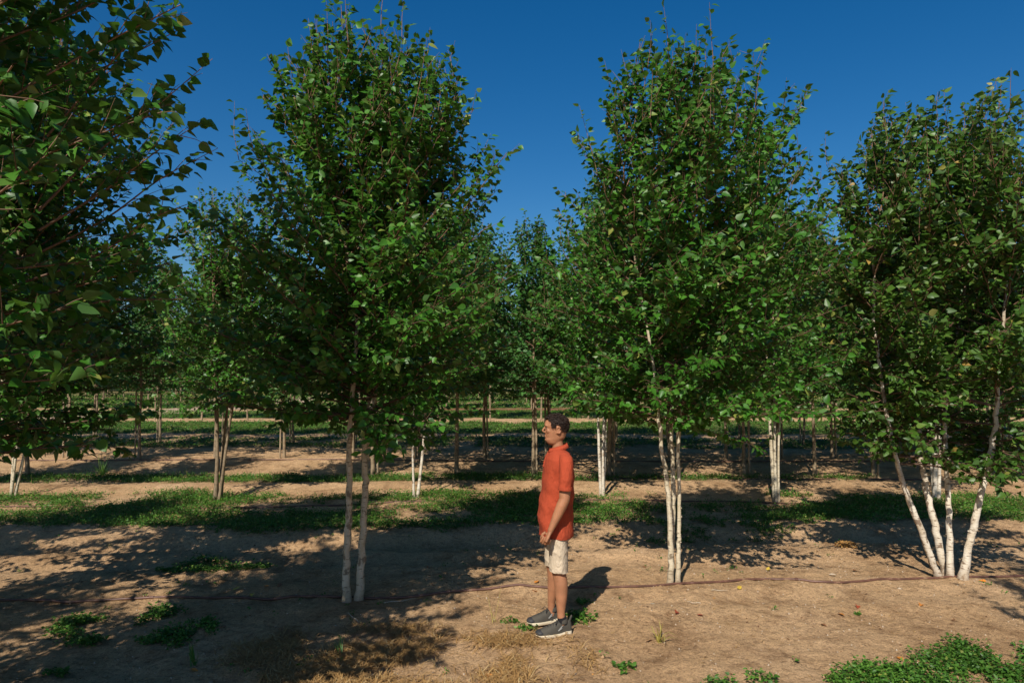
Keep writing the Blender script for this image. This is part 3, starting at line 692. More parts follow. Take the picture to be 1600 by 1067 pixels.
# small single plants
def plant(name, px, py, label, mt, kind, n, size, h, seed):
    rr = np.random.RandomState(seed); g = gp(px, py); g[2] = float(gz(g[0], g[1]))
    if kind == 'leafy':
        a = rr.uniform(0, 6.28, n); r = rr.rand(n) ** .6 * h
        pts = np.stack([np.cos(a) * r, np.sin(a) * r, np.zeros(n)], 1)
        V, F = rosettes(pts, rr, size, rr.uniform(.3, 1, n) * h * .5, 10, 0); me = np_mesh(name, V, F)
    else:
        V, F4, F3 = blades(np.zeros((n, 3)) + rr.randn(n, 3) * np.array((.01, .01, 0)), rr, h, size, .25); me = np_mesh(name, V, [F4, F3])
    o = obj(name, me, M[mt], None, g); return tag(o, label, 'weed')
plant('weed_plant', 905, 968, 'leafy weed growing in the shadow right behind the near shoe', 'weed', 'leafy', 26, .032, .13, 1)
plant('weed_plant', 915, 945, 'small upright weed beside the man shadow by the hose', 'weed', 'leafy', 10, .03, .08, 2)
plant('weed_plant', 825, 985, 'small green weed sprouting just ahead of the near shoe toe', 'weed', 'leafy', 12, .026, .09, 3)
plant('weed_plant', 795, 972, 'tiny weed in straw left of the far shoe', 'weed', 'leafy', 8, .026, .08, 4)
plant('grass_tuft', 1030, 1005, 'yellowing grass tuft with arching blades right of the man', 'yellow_grass', 'blade', 16, .005, .2, 5)
plant('grass_tuft', 303, 1040, 'thin green grass tuft in the shade at lower left', 'weed', 'blade', 9, .005, .22, 6)
plant('grass_tuft', 533, 1030, 'green grass tuft rising from the straw', 'weed', 'blade', 10, .004, .2, 7)
plant('grass_tuft', 772, 975, 'pale yellow grass stalk at the edge of the straw near the man', 'yellow_grass', 'blade', 5, .003, .26, 8)
plant('weed_plant', 88, 1058, 'small weed at the bottom edge in the left corner', 'weed', 'leafy', 10, .03, .07, 9)
plant('weed_plant', 1340, 962, 'tiny weed with a red leaf beside it on open sand', 'weed', 'leafy', 5, .02, .04, 10)
plant('weed_plant', 975, 1045, 'small clover sprig at the bottom right of the straw', 'weed', 'leafy', 9, .03, .07, 11)
plant('grass_tuft', 160, 742, 'tall bright grass tuft in the weed strip at the left', 'weed', 'blade', 60, .006, .5, 12)
plant('dead_weed', 1322, 858, 'rusty brown dead weed on the sand between the two right birches', 'straw', 'leafy', 30, .03, .11, 15)
plant('weed_plant', 1268, 822, 'small green weed at the shade edge between the right birches', 'weed', 'leafy', 10, .03, .1, 14)

# fallen leaves and litter
def flat_mat(name, c):
    m, t, b = mat(name); tc = t.nodes.new('ShaderNodeTexCoord'); n = N(t, 'ShaderNodeTexNoise', Scale=60.0); t.links.new(tc.outputs['Object'], n.inputs['Vector'])
    r = ramp(t, [(.3, tuple(v * .6 for v in c)), (.6, c)], n.outputs['Fac']); t.links.new(r.outputs['Color'], b.inputs['Base Color']); b.inputs['Roughness'].default_value = .6
    return m
M['orange'] = flat_mat('orange_leaf', (.62, .22, .03)); M['yellow'] = flat_mat('yellow_leaf', (.6, .42, .06)); M['red'] = flat_mat('red_leaf', (.42, .08, .03)); M['pale'] = flat_mat('pale_dead_leaf', (.55, .45, .33)); M['brown'] = flat_mat('brown_leaf', (.28, .12, .05))
FL = [(296, 1051, 'orange', 'in the shade at the bottom left'), (412, 926, 'orange', 'on the berm behind the hose left of the tall birch'), (364, 929, 'yellow', 'beside the hose, leftmost of the small group there'),
      (394, 934, 'yellow', 'touching the hose left of the tall birch'), (440, 921, 'brown', 'behind the hose just left of the cream stems'), (836, 919, 'orange', 'behind the hose at the man calves'),
      (839, 930, 'orange', 'in front of the hose at the man shins'), (1340, 953, 'red', 'on open sand left of the green weed sprig'), (1440, 951, 'orange', 'with green edge below the four-stemmed birch'),
      (1310, 964, 'orange', 'just left of the tiny weed on open sand'), (1283, 978, 'brown', 'on the sand above the clover edge'), (1404, 1029, 'orange', 'lying in the clover'),
      (1010, 1006, 'brown', 'at the left of the yellow grass tuft'), (1058, 964, 'red', 'on bare sand below the peeling birch'), (1099, 967, 'red', 'small, right of the similar one below the peeling birch'),
      (1541, 916, 'orange', 'under the hose at the right edge'), (1158, 928, 'yellow', 'just in front of the hose bend'), (1422, 849, 'orange', 'in the shade left of the white stems'),
      (1338, 893, 'brown', 'on the sand above the hose left of the white stems'), (1200, 895, 'yellow', 'on the sand behind the hose crest'), (1296, 903, 'pale', 'curled, right behind the hose dip'),
      (770, 1058, 'orange', 'at the bottom edge under the straw'), (350, 985, 'brown', 'right of the lower left weed patch'), (1018, 947, 'pale', 'in front of the hose near the peeling birch'), (1005, 888, 'brown', 'on sand between man shadow and peeling birch')]
rr = np.random.RandomState(4)
for (px, py, c, lb) in FL:
    g = gp(px, py); g[2] = float(gz(g[0], g[1])) + .008
    a = rr.uniform(0, 6.28); V, F = leaf_array(np.zeros((1, 3)), np.array([[math.cos(a), math.sin(a), .12]]), np.array([[rr.randn() * .3, rr.randn() * .3, 1]]), np.array([.075]) * rr.uniform(.7, 1.15), np.array([.045]), rr, 0)
    tag(obj('fallen_leaf', np_mesh('fallen_leaf', V, F), M[c], None, g), f'{c} fallen leaf {lb}', 'leaf', 'fallen leaves on the sand')
for (px, py, L, ang, lb) in ((1112, 930, .16, .1, 'pale dry twig on the sand in front of the hose'), (1095, 948, .12, 2.8, 'short dark twig on sand right of the man'), (600, 948, .3, .5, 'thin twig in the shade by the straw'), (560, 980, .25, 2.2, 'thin twig lying across the straw edge')):
    g = gp(px, py); P = []
    for q in np.linspace(0, 1, 6):
        x = g[0] + math.cos(ang) * L * q; y = g[1] + math.sin(ang) * L * q + .01 * math.sin(q * 9); P.append((x, y, float(gz(x, y)) + .012))
    G = Geo(); tube(G, np.array(P) - g, [.004, .0035, .003, .003, .002, .001], 5)
    tag(obj('fallen_twig', G.mesh('twig'), M['pale'], None, g), lb, 'twig')
g = gp(1406, 925); g[2] = float(gz(g[0], g[1]))
tag(obj('stone', np_mesh('stone', ico * np.array((.03, .02, .014)), icf, True), M['pebble'], None, g), 'small pale flat stone in front of the hose left of the white stems', 'stone')

# ------------------------------------------------------------------ irrigation hoses
m, t, b = mat('brown_hose'); b.inputs['Roughness'].default_value = .5; M['hose'] = m
tc = t.nodes.new('ShaderNodeTexCoord'); n1 = N(t, 'ShaderNodeTexNoise', Scale=14.0, Detail=5.0); t.links.new(tc.outputs['Object'], n1.inputs['Vector'])
r_ = ramp(t, [(.35, (.075, .034, .022)), (.6, (.13, .058, .038)), (.75, (.26, .17, .10))], n1.outputs['Fac']); t.links.new(r_.outputs['Color'], b.inputs['Base Color'])
def hose(pts, rad, label, sink=0.0):
    P = catmull(np.array([gp(*p) for p in pts]), 22)
    z = np.convolve(np.pad(gz(P[:, 0], P[:, 1]), 3, mode='edge'), np.ones(7) / 7, 'valid'); P[:, 2] = z + rad * .8 - sink
    G = Geo(); tube(G, P, rad, 8)
    o = tag(obj('irrigation_hose', G.mesh('hose'), M['hose']), label, 'hose', 'irrigation hoses')
    for q in range(20, len(P) - 2, 44):      # small drip emitters
        g2 = Geo(); c = P[q]; tube(g2, [c + np.array((-.018, 0, .002)), c, c + np.array((.018, 0, .002))], [rad * 1.25, rad * 1.45, rad * 1.25], 8)
        obj('dripper', g2.mesh('dripper'), M['hose'], o)
hose([(-220, 946), (0, 941), (120, 942), (250, 938), (400, 938), (500, 936), (620, 938), (710, 931), (800, 926), (870, 926), (1000, 923), (1090, 916), (1190, 909), (1250, 914), (1305, 918), (1400, 913), (1500, 908), (1600, 907), (1800, 905)], .012, 'brown irrigation hose lying on the sand along the nearest birch row')
hose([(-150, 788), (200, 790), (420, 793), (640, 786), (900, 784), (1060, 783), (1250, 786), (1400, 792), (1760, 794)], .013, 'dark hose half hidden in the weeds along the second birch row')
hose([(-120, 746), (300, 750), (600, 748), (900, 746), (1250, 749), (1750, 750)], .013, 'thin hose along the foot of the first staked row')
hose([(-120, 722), (400, 720), (800, 722), (1200, 721), (1750, 722)], .014, 'thin hose along the foot of the second staked row')

# ------------------------------------------------------------------ the man
def cmat(name, c, rough=.8, bump=0, scale=300, var=.12, fold=0):
    m, t, b = mat(name); tc = t.nodes.new('ShaderNodeTexCoord'); n = N(t, 'ShaderNodeTexNoise', Scale=14.0, Detail=4.0); t.links.new(tc.outputs['Object'], n.inputs['Vector'])
    r = ramp(t, [(.3, tuple(v * (1 - var) for v in c)), (.7, tuple(v * (1 + var) for v in c))], n.outputs['Fac']); t.links.new(r.outputs['Color'], b.inputs['Base Color'])
    b.inputs['Roughness'].default_value = rough
    if bump:
        n2 = N(t, 'ShaderNodeTexNoise', Scale=scale, Detail=2.0); t.links.new(tc.outputs['Object'], n2.inputs['Vector'])
        bp = N(t, 'ShaderNodeBump', Strength=bump, Distance=.002); t.links.new(n2.outputs['Fac'], bp.inputs['Height']); t.links.new(bp.outputs[0], b.inputs['Normal'])
    if fold:
        mp = N(t, 'ShaderNodeMapping'); mp.inputs['Scale'].default_value = (16, 16, 7); mp.inputs['Rotation'].default_value = (0, .5, 0); t.links.new(tc.outputs['Object'], mp.inputs['Vector'])
        n3 = N(t, 'ShaderNodeTexNoise', Scale=1.0, Detail=3.0, Distortion=1.2); t.links.new(mp.outputs[0], n3.inputs['Vector'])
        r3 = ramp(t, [(.38, (0, 0, 0)), (.5, (1, 1, 1)), (.62, (.2, .2, .2))], n3.outputs['Fac'])
        b3 = N(t, 'ShaderNodeBump', Strength=fold, Distance=.012); t.links.new(r3.outputs['Color'], b3.inputs['Height'])
        if bump: t.links.new(bp.outputs[0], b3.inputs['Normal'])
        t.links.new(b3.outputs[0], b.inputs['Normal'])
    b.inputs['Specular IOR Level'].default_value = .3
    return m
M['skin'] = cmat('tanned_skin', (.33, .15, .078), .55, .4, 90, .16); M['skin'].node_tree.nodes['Principled BSDF'].inputs['Subsurface Weight'].default_value = .08
M['skin'].node_tree.nodes['Principled BSDF'].inputs['Subsurface Radius'].default_value = (.012, .004, .002)
M['polo'] = cmat('orange_polo_cotton', (.34, .052, .020), .9, .35, 500, .09, .28)
M['shorts'] = cmat('beige_chino', (.50, .41, .30), .9, .3, 400, .06, .30)
M['hair'] = cmat('dark_brown_hair', (.022, .012, .008), .55, .6, 250, .3)
M['shoe'] = cmat('grey_mesh_shoe', (.062, .056, .045), .8, .6, 350, .2)
M['shoe_dark'] = cmat('dark_shoe_overlay', (.03, .03, .032), .6)
M['sole'] = cmat('cream_rubber_sole', (.60, .52, .38), .7)
M['sock'] = cmat('black_sock', (.012, .012, .014), .95)
M['eyewhite_shaded'] = cmat('shaded_eye_white', (.22, .15, .12), .5); M['button'] = cmat('button', (.35, .05, .02), .4)  # eye white is dark: the brow's shade is put into its colour
M['logo'] = cmat('shoe_emblem', (.32, .32, .30), .5)

def ell(G, c, r, k=20, rot=None):
    th = np.linspace(0, math.pi, k); P = []
    ph = np.arange(k * 2) * math.pi / k
    V = np.stack([np.outer(np.sin(th), np.cos(ph)), np.outer(np.sin(th), np.sin(ph)), np.outer(np.cos(th), np.ones(2 * k))], -1) * np.array(r)
    V = V.reshape(-1, 3)
    if rot is not None: V = V @ np.array(rot.to_matrix()).T
    V = V + np.array(c); K = 2 * k
    i = np.arange(k - 1)[:, None] * K; j = np.arange(K)[None, :]; j2 = (j + 1) % K
    G.add(V, np.stack([i + j, i + K + j, i + K + j2, i + j2], -1).reshape(-1, 4))
def loft(G, secs, k=40):
    """secs: (z, x_front, x_back, halfwidth, yc, power)"""
    a = np.arange(k) * 2 * math.pi / k; V = []
    for (z, xf, xb, w, yc, p) in secs:
        ca, sa = np.cos(a), np.sin(a)
        e = 2.0 / p
        V.append(np.stack([(xf + xb) / 2 + (xb - xf) / 2 * np.sign(ca) * abs(ca) ** e, yc + w * np.sign(sa) * abs(sa) ** e, np.full(k, z)], 1))
    V = np.vstack(V); n = len(secs); i = np.arange(n - 1)[:, None] * k; j = np.arange(k)[None, :]; j2 = (j + 1) % k
    F = np.stack([i + j, i + j2, i + k + j2, i + k + j], -1).reshape(-1, 4)
    if secs[0][0] > secs[-1][0]: F = F[:, ::-1]
    G.add(V, F)
    for e in (0, n - 1):
        VV = np.vstack([V[e * k:(e + 1) * k], V[e * k:(e + 1) * k].mean(0)])
        idx = np.arange(k) if (e == n - 1) == (secs[0][0] < secs[-1][0]) else np.arange(k)[::-1]
        G.add(VV, np.array([[idx[q], idx[(q + 1) % k], k] for q in range(k)]))
def fuse(G, name, voxel, smooth, disp=None, zcut=None):
    me = G.mesh(name, True); o = bpy.data.objects.new(name, me); COL.objects.link(o)
    r = o.modifiers.new('r', 'REMESH'); r.mode = 'VOXEL'; r.voxel_size = voxel; r.use_smooth_shade = True
    s = o.modifiers.new('s', 'SMOOTH'); s.factor = .5; s.iterations = smooth
    dg = bpy.context.evaluated_depsgraph_get(); out = bpy.data.meshes.new_from_object(o.evaluated_get(dg))
    bpy.data.objects.remove(o); out.name = name
    if disp:
        n = len(out.vertices); V = np.zeros(n * 3, np.float32); out.vertices.foreach_get('co', V); V = V.reshape(-1, 3).astype(float)
        Nn = np.zeros(n * 3, np.float32); out.vertices.foreach_get('normal', Nn); Nn = Nn.reshape(-1, 3)
        V = V + Nn * disp(V)[:, None]
        if zcut: V[:, 2] = np.maximum(V[:, 2], zcut + .006 * np.sin(V[:, 0] * 14) * np.sign(V[:, 1]))
        out.vertices.foreach_set('co', V.astype(np.float32).reshape(-1)); out.update()
    out.polygons.foreach_set('use_smooth', np.ones(len(out.polygons), bool))
    return out
MX, MY = (863 - 800) / FPX * 5.62, 5.62
mz = float(gz(MX, MY))
man = empty('person', (MX, MY, mz), 'man with dark curly hair in orange polo and beige shorts, standing facing left', 'person')
man.rotation_euler = (0, 0, R(4))
B = Geo()
HX = .012      # head offset
# head: skull and face sections (front is -x)
head = [(1.512, -.030, .030, .030, 0, 2), (1.524, -.056, .046, .044, 0, 2), (1.534, -.066, .060, .051, 0, 2.1), (1.545, -.074, .072, .055, 0, 2.1), (1.558, -.076, .084, .060, 0, 2.1), (1.572, -.070, .095, .063, 0, 2.2),
        (1.590, -.074, .100, .066, 0, 2.2), (1.608, -.077, .106, .069, 0, 2.2), (1.625, -.077, .110, .071, 0, 2.3), (1.645, -.074, .114, .073, 0, 2.3), (1.660, -.075, .116, .075, 0, 2.3), (1.675, -.082, .117, .076, 0, 2.3),
        (1.695, -.081, .116, .076, 0, 2.2), (1.715, -.074, .110, .073, 0, 2.1), (1.732, -.060, .100, .066, 0, 2), (1.746, -.040, .082, .052, 0, 2), (1.755, -.012, .055, .03, 0, 2)]
loft(B, [(z if z > 1.608 else 1.608 - (1.608 - z) * 1.12, xf + HX, xb + HX, w, yc, p) for (z, xf, xb, w, yc, p) in head])
tube(B, [(HX - .076, 0, 1.665), (HX - .086, 0, 1.650), (HX - .097, 0, 1.632), (HX - .093, 0, 1.619)], [.007, .008, .0095, .008], 10)      # nose
for s in (-1, 1): ell(B, (HX - .082, s * .009, 1.618), (.010, .007, .006), 8)
ell(B, (HX - .0725, 0, 1.583), (.0085, .022, .0075), 10); ell(B, (HX - .0715, 0, 1.572), (.0085, .020, .0075), 10)                      # lips
ell(B, (HX - .062, 0, 1.546), (.017, .024, .015), 10)                                                                                      # chin
for s in (-1, 1):
    ell(B, (HX - .052, s * .036, 1.630), (.02, .024, .026), 12)                                                                            # cheekbone
    ell(B, (HX - .066, s * .026, 1.679), (.016, .026, .010), 12)                                                                          # brow
    for q in np.linspace(0, 1, 12):                                                                                                          # ear rim
        a = -2.2 + q * 4.6; ell(B, (HX + .030 + .017 * math.cos(a), s * (.083 - .004 * math.cos(a)), 1.640 + .029 * math.sin(a)), (.0058,) * 3, 6)
    ell(B, (HX + .028, s * .076, 1.638), (.014, .007, .024), 8); ell(B, (HX + .018, s * .077, 1.612), (.008, .006, .009), 6)
tube(B, [(.052, 0, 1.40), (.048, 0, 1.46), (.040, 0, 1.52), (.040, 0, 1.58)], [.060, .050, .047, .048], 24)
# trunk under the clothes
loft(B, [(.80, -.08, .13, .15, 0, 2.3), (.92, -.08, .14, .155, 0, 2.3), (1.10, -.075, .13, .14, 0, 2.3), (1.28, -.06, .14, .165, 0, 2.3), (1.38, -.03, .125, .165, 0, 2.2), (1.43, 0, .10, .11, 0, 2)])
def arm(s, sh, el, wr):
    sh, el, wr = map(np.array, (sh, el, wr))
    P = np.vstack([sh, sh * .5 + el * .5, el * .9 + sh * .1, el, el * .8 + wr * .2, el * .45 + wr * .55, el * .1 + wr * .9, wr])
    tube(B, catmull(P, 4), np.interp(np.linspace(0, 7, 29), range(8), [.058, .055, .050, .048, .049, .041, .030, .027]), 20, ry=np.interp(np.linspace(0, 7, 29), range(8), [.052, .048, .044, .042, .043, .035, .024, .022]))
    d = (wr - el) / np.linalg.norm(wr - el)
    f = np.array((-1., 0, 0)); f = f - d * (f @ d); f /= np.linalg.norm(f); inw = np.cross(d, f) * s; 
    if inw[1] * s > 0: inw = -inw            # towards the thigh
    # palm: flat, back of the hand outward, thumb side forward
    pc_ = wr + d * .045
    tube(B, [wr - d * .01, wr + d * .02, wr + d * .05, wr + d * .085], [.024, .034, .041, .040], 18, ry=[.019, .017, .016, .013])
    for q in range(18):
        pass
    for k in range(4):
        Lf = (.066, .074, .070, .056)[k]; off_ = (.030, .0105, -.0095, -.0285)[k]
        p0 = wr + d * (.080 if k in (1, 2) else .074) + f * off_
        c1, c2, c3 = (.55, 1.35, 2.2) if k else (.45, 1.15, 1.9)
        P = [p0 - d * .02, p0]
        for ang, fr in ((c1, .45), (c2, .32), (c3, .26)):
            P.append(P[-1] + (d * math.cos(ang) + inw * math.sin(ang)) * Lf * fr)
        tube(B, P, [.0088, .0092, .0088, .0080, .0066], 10); ell(B, P[-1], (.0066,) * 3, 6)
    p0 = wr + d * .022 + f * .026 + inw * .006
    P = [p0, p0 + d * .024 + f * .016 + inw * .008, p0 + d * .052 + f * .014 + inw * .020, p0 + d * .072 + f * .004 + inw * .028]
    tube(B, P, [.014, .0115, .0098, .0075], 10); ell(B, P[-1], (.0075,) * 3, 6)
arm(-1, (.088, -.185, 1.385), (.062, -.238, 1.075), (-.052, -.245, .832))
arm(1, (.088, .185, 1.385), (.085, .235, 1.075), (.02, .240, .832))
def leg(s, hip, knee, ank):
    hip, knee, ank = map(np.array, (hip, knee, ank))
    P = np.vstack([hip, hip * .5 + knee * .5, knee + (0, 0, .06), knee, knee * .75 + ank * .25 + (.014, 0, 0), knee * .5 + ank * .5 + (.010, 0, 0), knee * .22 + ank * .78, ank])
    n = 29; x = np.linspace(0, 7, n)
    tube(B, catmull(P, 4), np.interp(x, range(8), [.085, .078, .062, .058, .060, .052, .037, .035]), 24, ry=np.interp(x, range(8), [.085, .075, .058, .054, .054, .047, .032, .031]))
    tube(B, [ank, ank + (0, 0, -.03), ank + (-.07, 0, -.055)], [.035, .036, .03], 14)
leg(-1, (.035, -.085, .84), (.032, -.10, .49), (.052, -.135, .085))
leg(1, (.035, .085, .84), (.010, .10, .49), (.005, .14, .085))
body = obj('body', fuse(B, 'body', .0042, 3), M['skin'], man)
# eyes, brows
for s in (-1, 1):
    G = Geo(); ell(G, (HX - .0635, s * .031, 1.656), (.0095, .012, .0055), 10); e_ = obj('eye', G.mesh('eye'), M['eyewhite_shaded'], man)
    G = Geo(); ell(G, (HX - .0700, s * .032, 1.656), (.0050, .0070, .0058), 8); obj('iris', G.mesh('iris'), M['hair'], e_)
    G = Geo(); tube(G, [(HX - .0795, s * .012, 1.676), (HX - .0785, s * .028, 1.682), (HX - .072, s * .042, 1.680), (HX - .066, s * .049, 1.676)], [.0022, .0034, .0028, .0012], 6); obj('eyebrow', G.mesh('eyebrow'), M['hair'], man)
    G = Geo(); tube(G, [(HX - .0735, s * .020, 1.659), (HX - .0740, s * .031, 1.6625), (HX - .068, s * .039, 1.660)], [.0008, .0012, .0008], 5); obj('eyelash', G.mesh('eyelash'), M['hair'], man)
# hair: cap plus curls
H = Geo(); rr = np.random.RandomState(6)
def scalp(th, ph):      # th from top, ph azimuth (0 = back)
    return np.array((.020 + HX + .110 * math.sin(th) * math.cos(ph), .0870 * math.sin(th) * math.sin(ph), 1.678 + .098 * math.cos(th)))
ell(H, (HX + .021, 0, 1.680), (.106, .083, .091), 24)
cnt = 0
def limit(ph):          # how low the hair reaches for this azimuth
    c = math.cos(ph)
    if c < -.80: return .86
    if c < -.50: return 1.12
    if c < -.08: return 1.75          # sideburn
    if c < .22: return 1.42           # above the ear
    if c < .6: return 2.1
    return 2.42
while cnt < 1100:
    th = math.acos(rr.uniform(-.82, 1)); ph = rr.uniform(-math.pi, math.pi)
    if th > limit(ph): continue
    c = scalp(th, ph); top = max(0, math.cos(th)); nrm = (c - np.array((HX + .02, 0, 1.675))); nrm /= np.linalg.norm(nrm)
    c = c + nrm * rr.uniform(-.010, .002 + .011 * top)
    r = rr.uniform(.0045, .0085) if th < 1.35 else rr.uniform(.0035, .0055)
    # one curl: a short hooked strand
    tq = np.cross(nrm, rr.randn(3)); tq /= np.linalg.norm(tq); bq = np.cross(nrm, tq)
    P = [c + (tq * math.cos(a) + bq * math.sin(a)) * r * 1.3 + nrm * (a * .0012) for a in np.linspace(0, 4.4, 7)]
    tube(H, P, r * .42, 5); cnt += 1
hair_me = H.mesh('hair', True)
# trim cap below the hair line by pushing it inside the skull
V = np.zeros(len(hair_me.vertices) * 3, np.float32); hair_me.vertices.foreach_get('co', V); V = V.reshape(-1, 3)
ncap = 24 * 48; c0 = np.array((HX + .02, 0, 1.675)); Q = V[:ncap] - c0
th = np.arccos(np.clip(Q[:, 2] / np.linalg.norm(Q, axis=1), -1, 1)); ph = np.arctan2(Q[:, 1], Q[:, 0])
k = np.array([1.0 if a < limit(b_) else max(.62, 1 - (a - limit(b_)) * 2.2) for a, b_ in zip(th, ph)])
V[:ncap] = c0 + Q * k[:, None]; hair_me.vertices.foreach_set('co', V.reshape(-1)); hair_me.update()
obj('hair', hair_me, M['hair'], man)
# polo shirt
S = Geo()
loft(S, [(.700, -.114, .160, .194, 0, 2.3), (.80, -.117, .163, .190, 0, 2.3), (.90, -.120, .166, .188, 0, 2.3), (1.0, -.112, .172, .182, 0, 2.3), (1.10, -.098, .176, .182, 0, 2.3), (1.20, -.086, .176, .188, 0, 2.4), (1.30, -.074, .168, .198, 0, 2.4),
         (1.37, -.058, .152, .198, 0, 2.3), (1.42, -.036, .134, .168, 0, 2.2), (1.448, -.014, .114, .122, 0, 2), (1.470, .004, .098, .078, 0, 2)])
for s in (-1, 1):
    P = catmull([(.078, s * .140, 1.405), (.083, s * .195, 1.365), (.078, s * .225, 1.27), (.070, s * .238, 1.20), (.067, s * .243, 1.158)], 5)
    tube(S, P, np.interp(np.linspace(0, 4, len(P)), range(5), [.060, .064, .064, .062, .062]), 28, ry=np.interp(np.linspace(0, 4, len(P)), range(5), [.05, .055, .056, .054, .054]))
def wr_shirt(V):
    x, y, z = V.T
    f = .0035 * np.sin(z * 38 + x * 22 + 5 * fbm(x + 3, y + 3, .12, 2, 3)) * sstep(.02, .15, 1.35 - z)
    f += .006 * np.sin((x * 55 + z * 12) + 6 * fbm(x + z, y, .15, 2, 9)) * sstep(.15, .45, 1.3 - z) * .7
    f += .011 * (fbm(x * 1.6 + 7, z + y * .6, .07, 3, 13) - .45)
    f -= .004 * np.abs(np.sin(x * 26 + z * 9 + 7 * fbm(x, z, .2, 2, 33))) ** .5 * sstep(0, .2, 1.32 - z)
    return f
shirt = obj('polo_shirt', fuse(S, 'polo_shirt', .0045, 3, wr_shirt, .752), M['polo'], man)
for s in (-1, 1):      # sleeve cuffs
    G = Geo(); tube(G, [(.0665, s * .2425, 1.175), (.0660, s * .2435, 1.160), (.0655, s * .244, 1.148)], [.0630, .0642, .0630], 30, ry=[.055, .0562, .055]); obj('sleeve_cuff', G.mesh('cuff'), M['polo'], shirt)
# collar: a folded band open at the front
G = Geo(); k = 40; Vt = []
for (r_x, r_y, z0, dz) in ((.068, .070, 1.455, .0), (.066, .066, 1.492, 0), (.070, .070, 1.500, 0), (.084, .086, 1.462, 0), (.080, .082, 1.458, 0)):
    for q in range(k + 1):
        a = math.pi + .22 + (2 * math.pi - .44) * q / k; fr = max(0, -math.cos(a)); bk = max(0, math.cos(a))
        Vt.append((.052 + r_x * math.cos(a) * (1 + .12 * fr), r_y * math.sin(a), z0 + .018 * bk - .030 * fr ** 1.5))
n = k + 1; i = (np.arange(4)[:, None] * n + np.arange(k)[None, :]).ravel()
G.add(np.array(Vt), np.stack([i, i + 1, i + n + 1, i + n], 1)); obj('collar', G.mesh('collar'), M['polo'], shirt)
G = Geo(); loft(G, [(1.30, -.082, -.07, .016, 0, 4), (1.37, -.064, -.05, .016, 0, 4), (1.432, -.040, -.02, .015, 0, 4)], 16); pl = obj('placket', G.mesh('placket'), M['polo'], shirt)
for z, x in ((1.335, -.0755), (1.395, -.056)):
    G = Geo(); ell(G, (x, 0, z), (.003, .006, .006), 6); obj('button', G.mesh('button'), M['button'], pl)
# shorts
S = Geo()
loft(S, [(.72, -.095, .145, .165, 0, 2.4), (.80, -.098, .148, .170, 0, 2.4), (.92, -.09, .145, .168, 0, 2.4)])
for s, kx in ((-1, .034), (1, .022)):
    tube(S, catmull([(.030, s * .082, .80), (.032, s * .088, .70), (kx, s * .095, .58), (kx, s * .098, .455)], 6), np.interp(np.linspace(0, 3, 19), range(4), [.112, .104, .094, .091]), 32, ry=np.interp(np.linspace(0, 3, 19), range(4), [.090, .084, .082, .082]))
def wr_sh(V):
    x, y, z = V.T
    return -.006 * np.abs(np.sin(z * 22 + x * 30 + 6 * fbm(x + 5, z, .12, 2, 19))) ** .6 + .012 * (fbm(x + 3, z + y, .045, 3, 29) - .45)
sh = obj('shorts', fuse(S, 'shorts', .0045, 3, wr_sh, .488), M['shorts'], man)
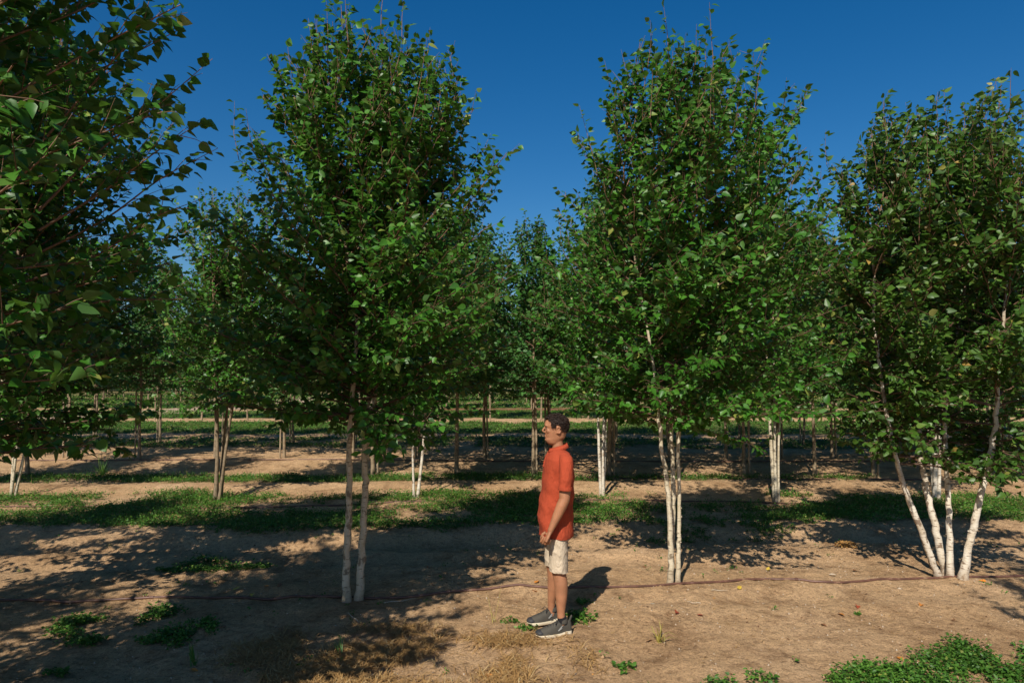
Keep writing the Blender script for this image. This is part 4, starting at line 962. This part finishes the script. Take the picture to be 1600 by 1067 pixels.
# shoes
def shoe(s, ax, ay, name_l):
    r = bpy.data.objects.new('shoe', None); COL.objects.link(r); r.parent = man; r.location = (ax, ay, 0); r.rotation_euler = (0, 0, R(13 if s < 0 else 16)); r.scale = (1.05, 1.0, 1)
    xs_ = np.array([-.205, -.195, -.17, -.13, -.08, -.03, .02, .055, .072, .078])
    wd_ = np.array([.012, .030, .043, .050, .048, .041, .037, .036, .030, .012])
    ht = np.array([.034, .046, .060, .072, .088, .112, .118, .112, .100, .070])
    # sole
    G = Geo(); V = []; k = len(xs_)
    for zz, gr in ((.0, .96), (.008, 1.05), (.020, 1.04), (.025, 1.0)):
        ring = [(x * (1.0 if zz > .005 else .97), w * gr, zz + (.014 if x < -.18 and zz < .02 else 0) + (.010 if zz > .02 and x > 0 else 0)) for x, w in zip(xs_, wd_)] + [(x * (1.0 if zz > .005 else .97), -w * gr, zz + (.014 if x < -.18 and zz < .02 else 0) + (.010 if zz > .02 and x > 0 else 0)) for x, w in zip(xs_[::-1], wd_[::-1])]
        V += ring
    n = 2 * k; i = np.arange(3)[:, None] * n; j = np.arange(n)[None, :]; j2 = (j + 1) % n
    G.add(np.array(V), np.stack([i + j, i + n + j, i + n + j2, i + j2], -1).reshape(-1, 4))
    G.add(np.array(V[:n]), np.arange(n)[None, :]); G.add(np.array(V[-n:]), np.arange(n)[::-1][None, :])
    obj('sole', G.mesh('sole', False), M['sole'], r)
    # upper
    G = Geo(); a = np.linspace(0, math.pi, 17); V = []
    for x, w, h in zip(xs_, wd_, ht):
        for q in a:
            c = math.cos(q); V.append((x * .985, w * .97 * np.sign(c) * abs(c) ** .7, .018 + (h - .018) * math.sin(q) ** .75))
    n = 17; i = np.arange(len(xs_) - 1)[:, None] * n; j = np.arange(16)[None, :]
    G.add(np.array(V), np.stack([i + j, i + n + j, i + n + j + 1, i + j + 1], -1).reshape(-1, 4))
    obj('upper', G.mesh('upper'), M['shoe'], r)
    G = Geo(); ell(G, (-.168, 0, .034), (.040, .0435, .026), 14); obj('toe_cap', G.mesh('toe_cap'), M['shoe_dark'], r)
    G = Geo(); tube(G, [(.012, 0, .095), (.010, 0, .118), (.008, 0, .126)], [.045, .044, .041], 20, ry=[.036, .035, .033]); obj('ankle_collar', G.mesh('collar'), M['shoe'], r)
    G = Geo(); tube(G, [(.006, 0, .10), (.004, 0, .132), (.002, 0, .140)], [.041, .0395, .039], 20, ry=[.035, .034, .0335]); obj('sock', G.mesh('sock'), M['sock'], r)
    G = Geo(); tube(G, [(.062, 0, .09), (.074, 0, .125), (.084, 0, .142), (.078, 0, .128)], .005, 6, ry=.009); obj('pull_tab', G.mesh('tab'), M['shoe'], r)
    G = Geo()
    for q in range(5):
        x = -.115 + q * .021; h = float(np.interp(x, xs_, ht)) + .002
        tube(G, [(x, -.026, h - .010), (x + .006, 0, h + .003), (x + .002, .026, h - .010)], .0028, 5)
    for s2 in (-1, 1): tube(G, [(-.035, 0, .112), (-.045, s2 * .03, .122), (-.065, s2 * .045, .098), (-.05, s2 * .03, .108)], .0025, 5)
    obj('laces', G.mesh('laces'), M['shoe_dark'], r)
    for s2 in (-1, 1):      # emblem on each side of the upper
        G = Geo(); y0 = s2 * .0425
        G.add(np.array([(-.045, y0, .052), (-.015, y0 * .96, .082), (-.003, y0 * .95, .084), (-.018, y0 * .97, .066), (-.006, y0 * .985, .068), (-.038, y0, .046)]) + np.array((0, s2 * .0025, 0)), np.array([[0, 1, 2, 3, 4, 5]] if s2 > 0 else [[5, 4, 3, 2, 1, 0]]))
        obj('emblem', G.mesh('emblem', False), M['logo'], r)
shoe(-1, .050, -.137, '')
shoe(1, .005, .142, '')
# final proportions of head, neck and shoulders
def warp(o):
    if o.type == 'MESH' and o.data.users == 1 and o.parent and o.parent.name.split('.')[0] != 'shoe':
        n = len(o.data.vertices); V = np.zeros(n * 3, np.float32); o.data.vertices.foreach_get('co', V); V = V.reshape(-1, 3)
        z = V[:, 2].copy(); h = sstep(1.48, 1.53, z)
        V[:, 2] = z - .027 * sstep(1.36, 1.50, z) - .12 * np.maximum(z - 1.53, 0)
        V[:, 0] = V[:, 0] + h * (-.035 * (V[:, 0] - .03)); V[:, 1] = V[:, 1] * (1 - .03 * h)
        o.data.vertices.foreach_set('co', V.reshape(-1)); o.data.update()
    for c in o.children: warp(c)
bpy.context.view_layer.update()
warp(man)
print('done')
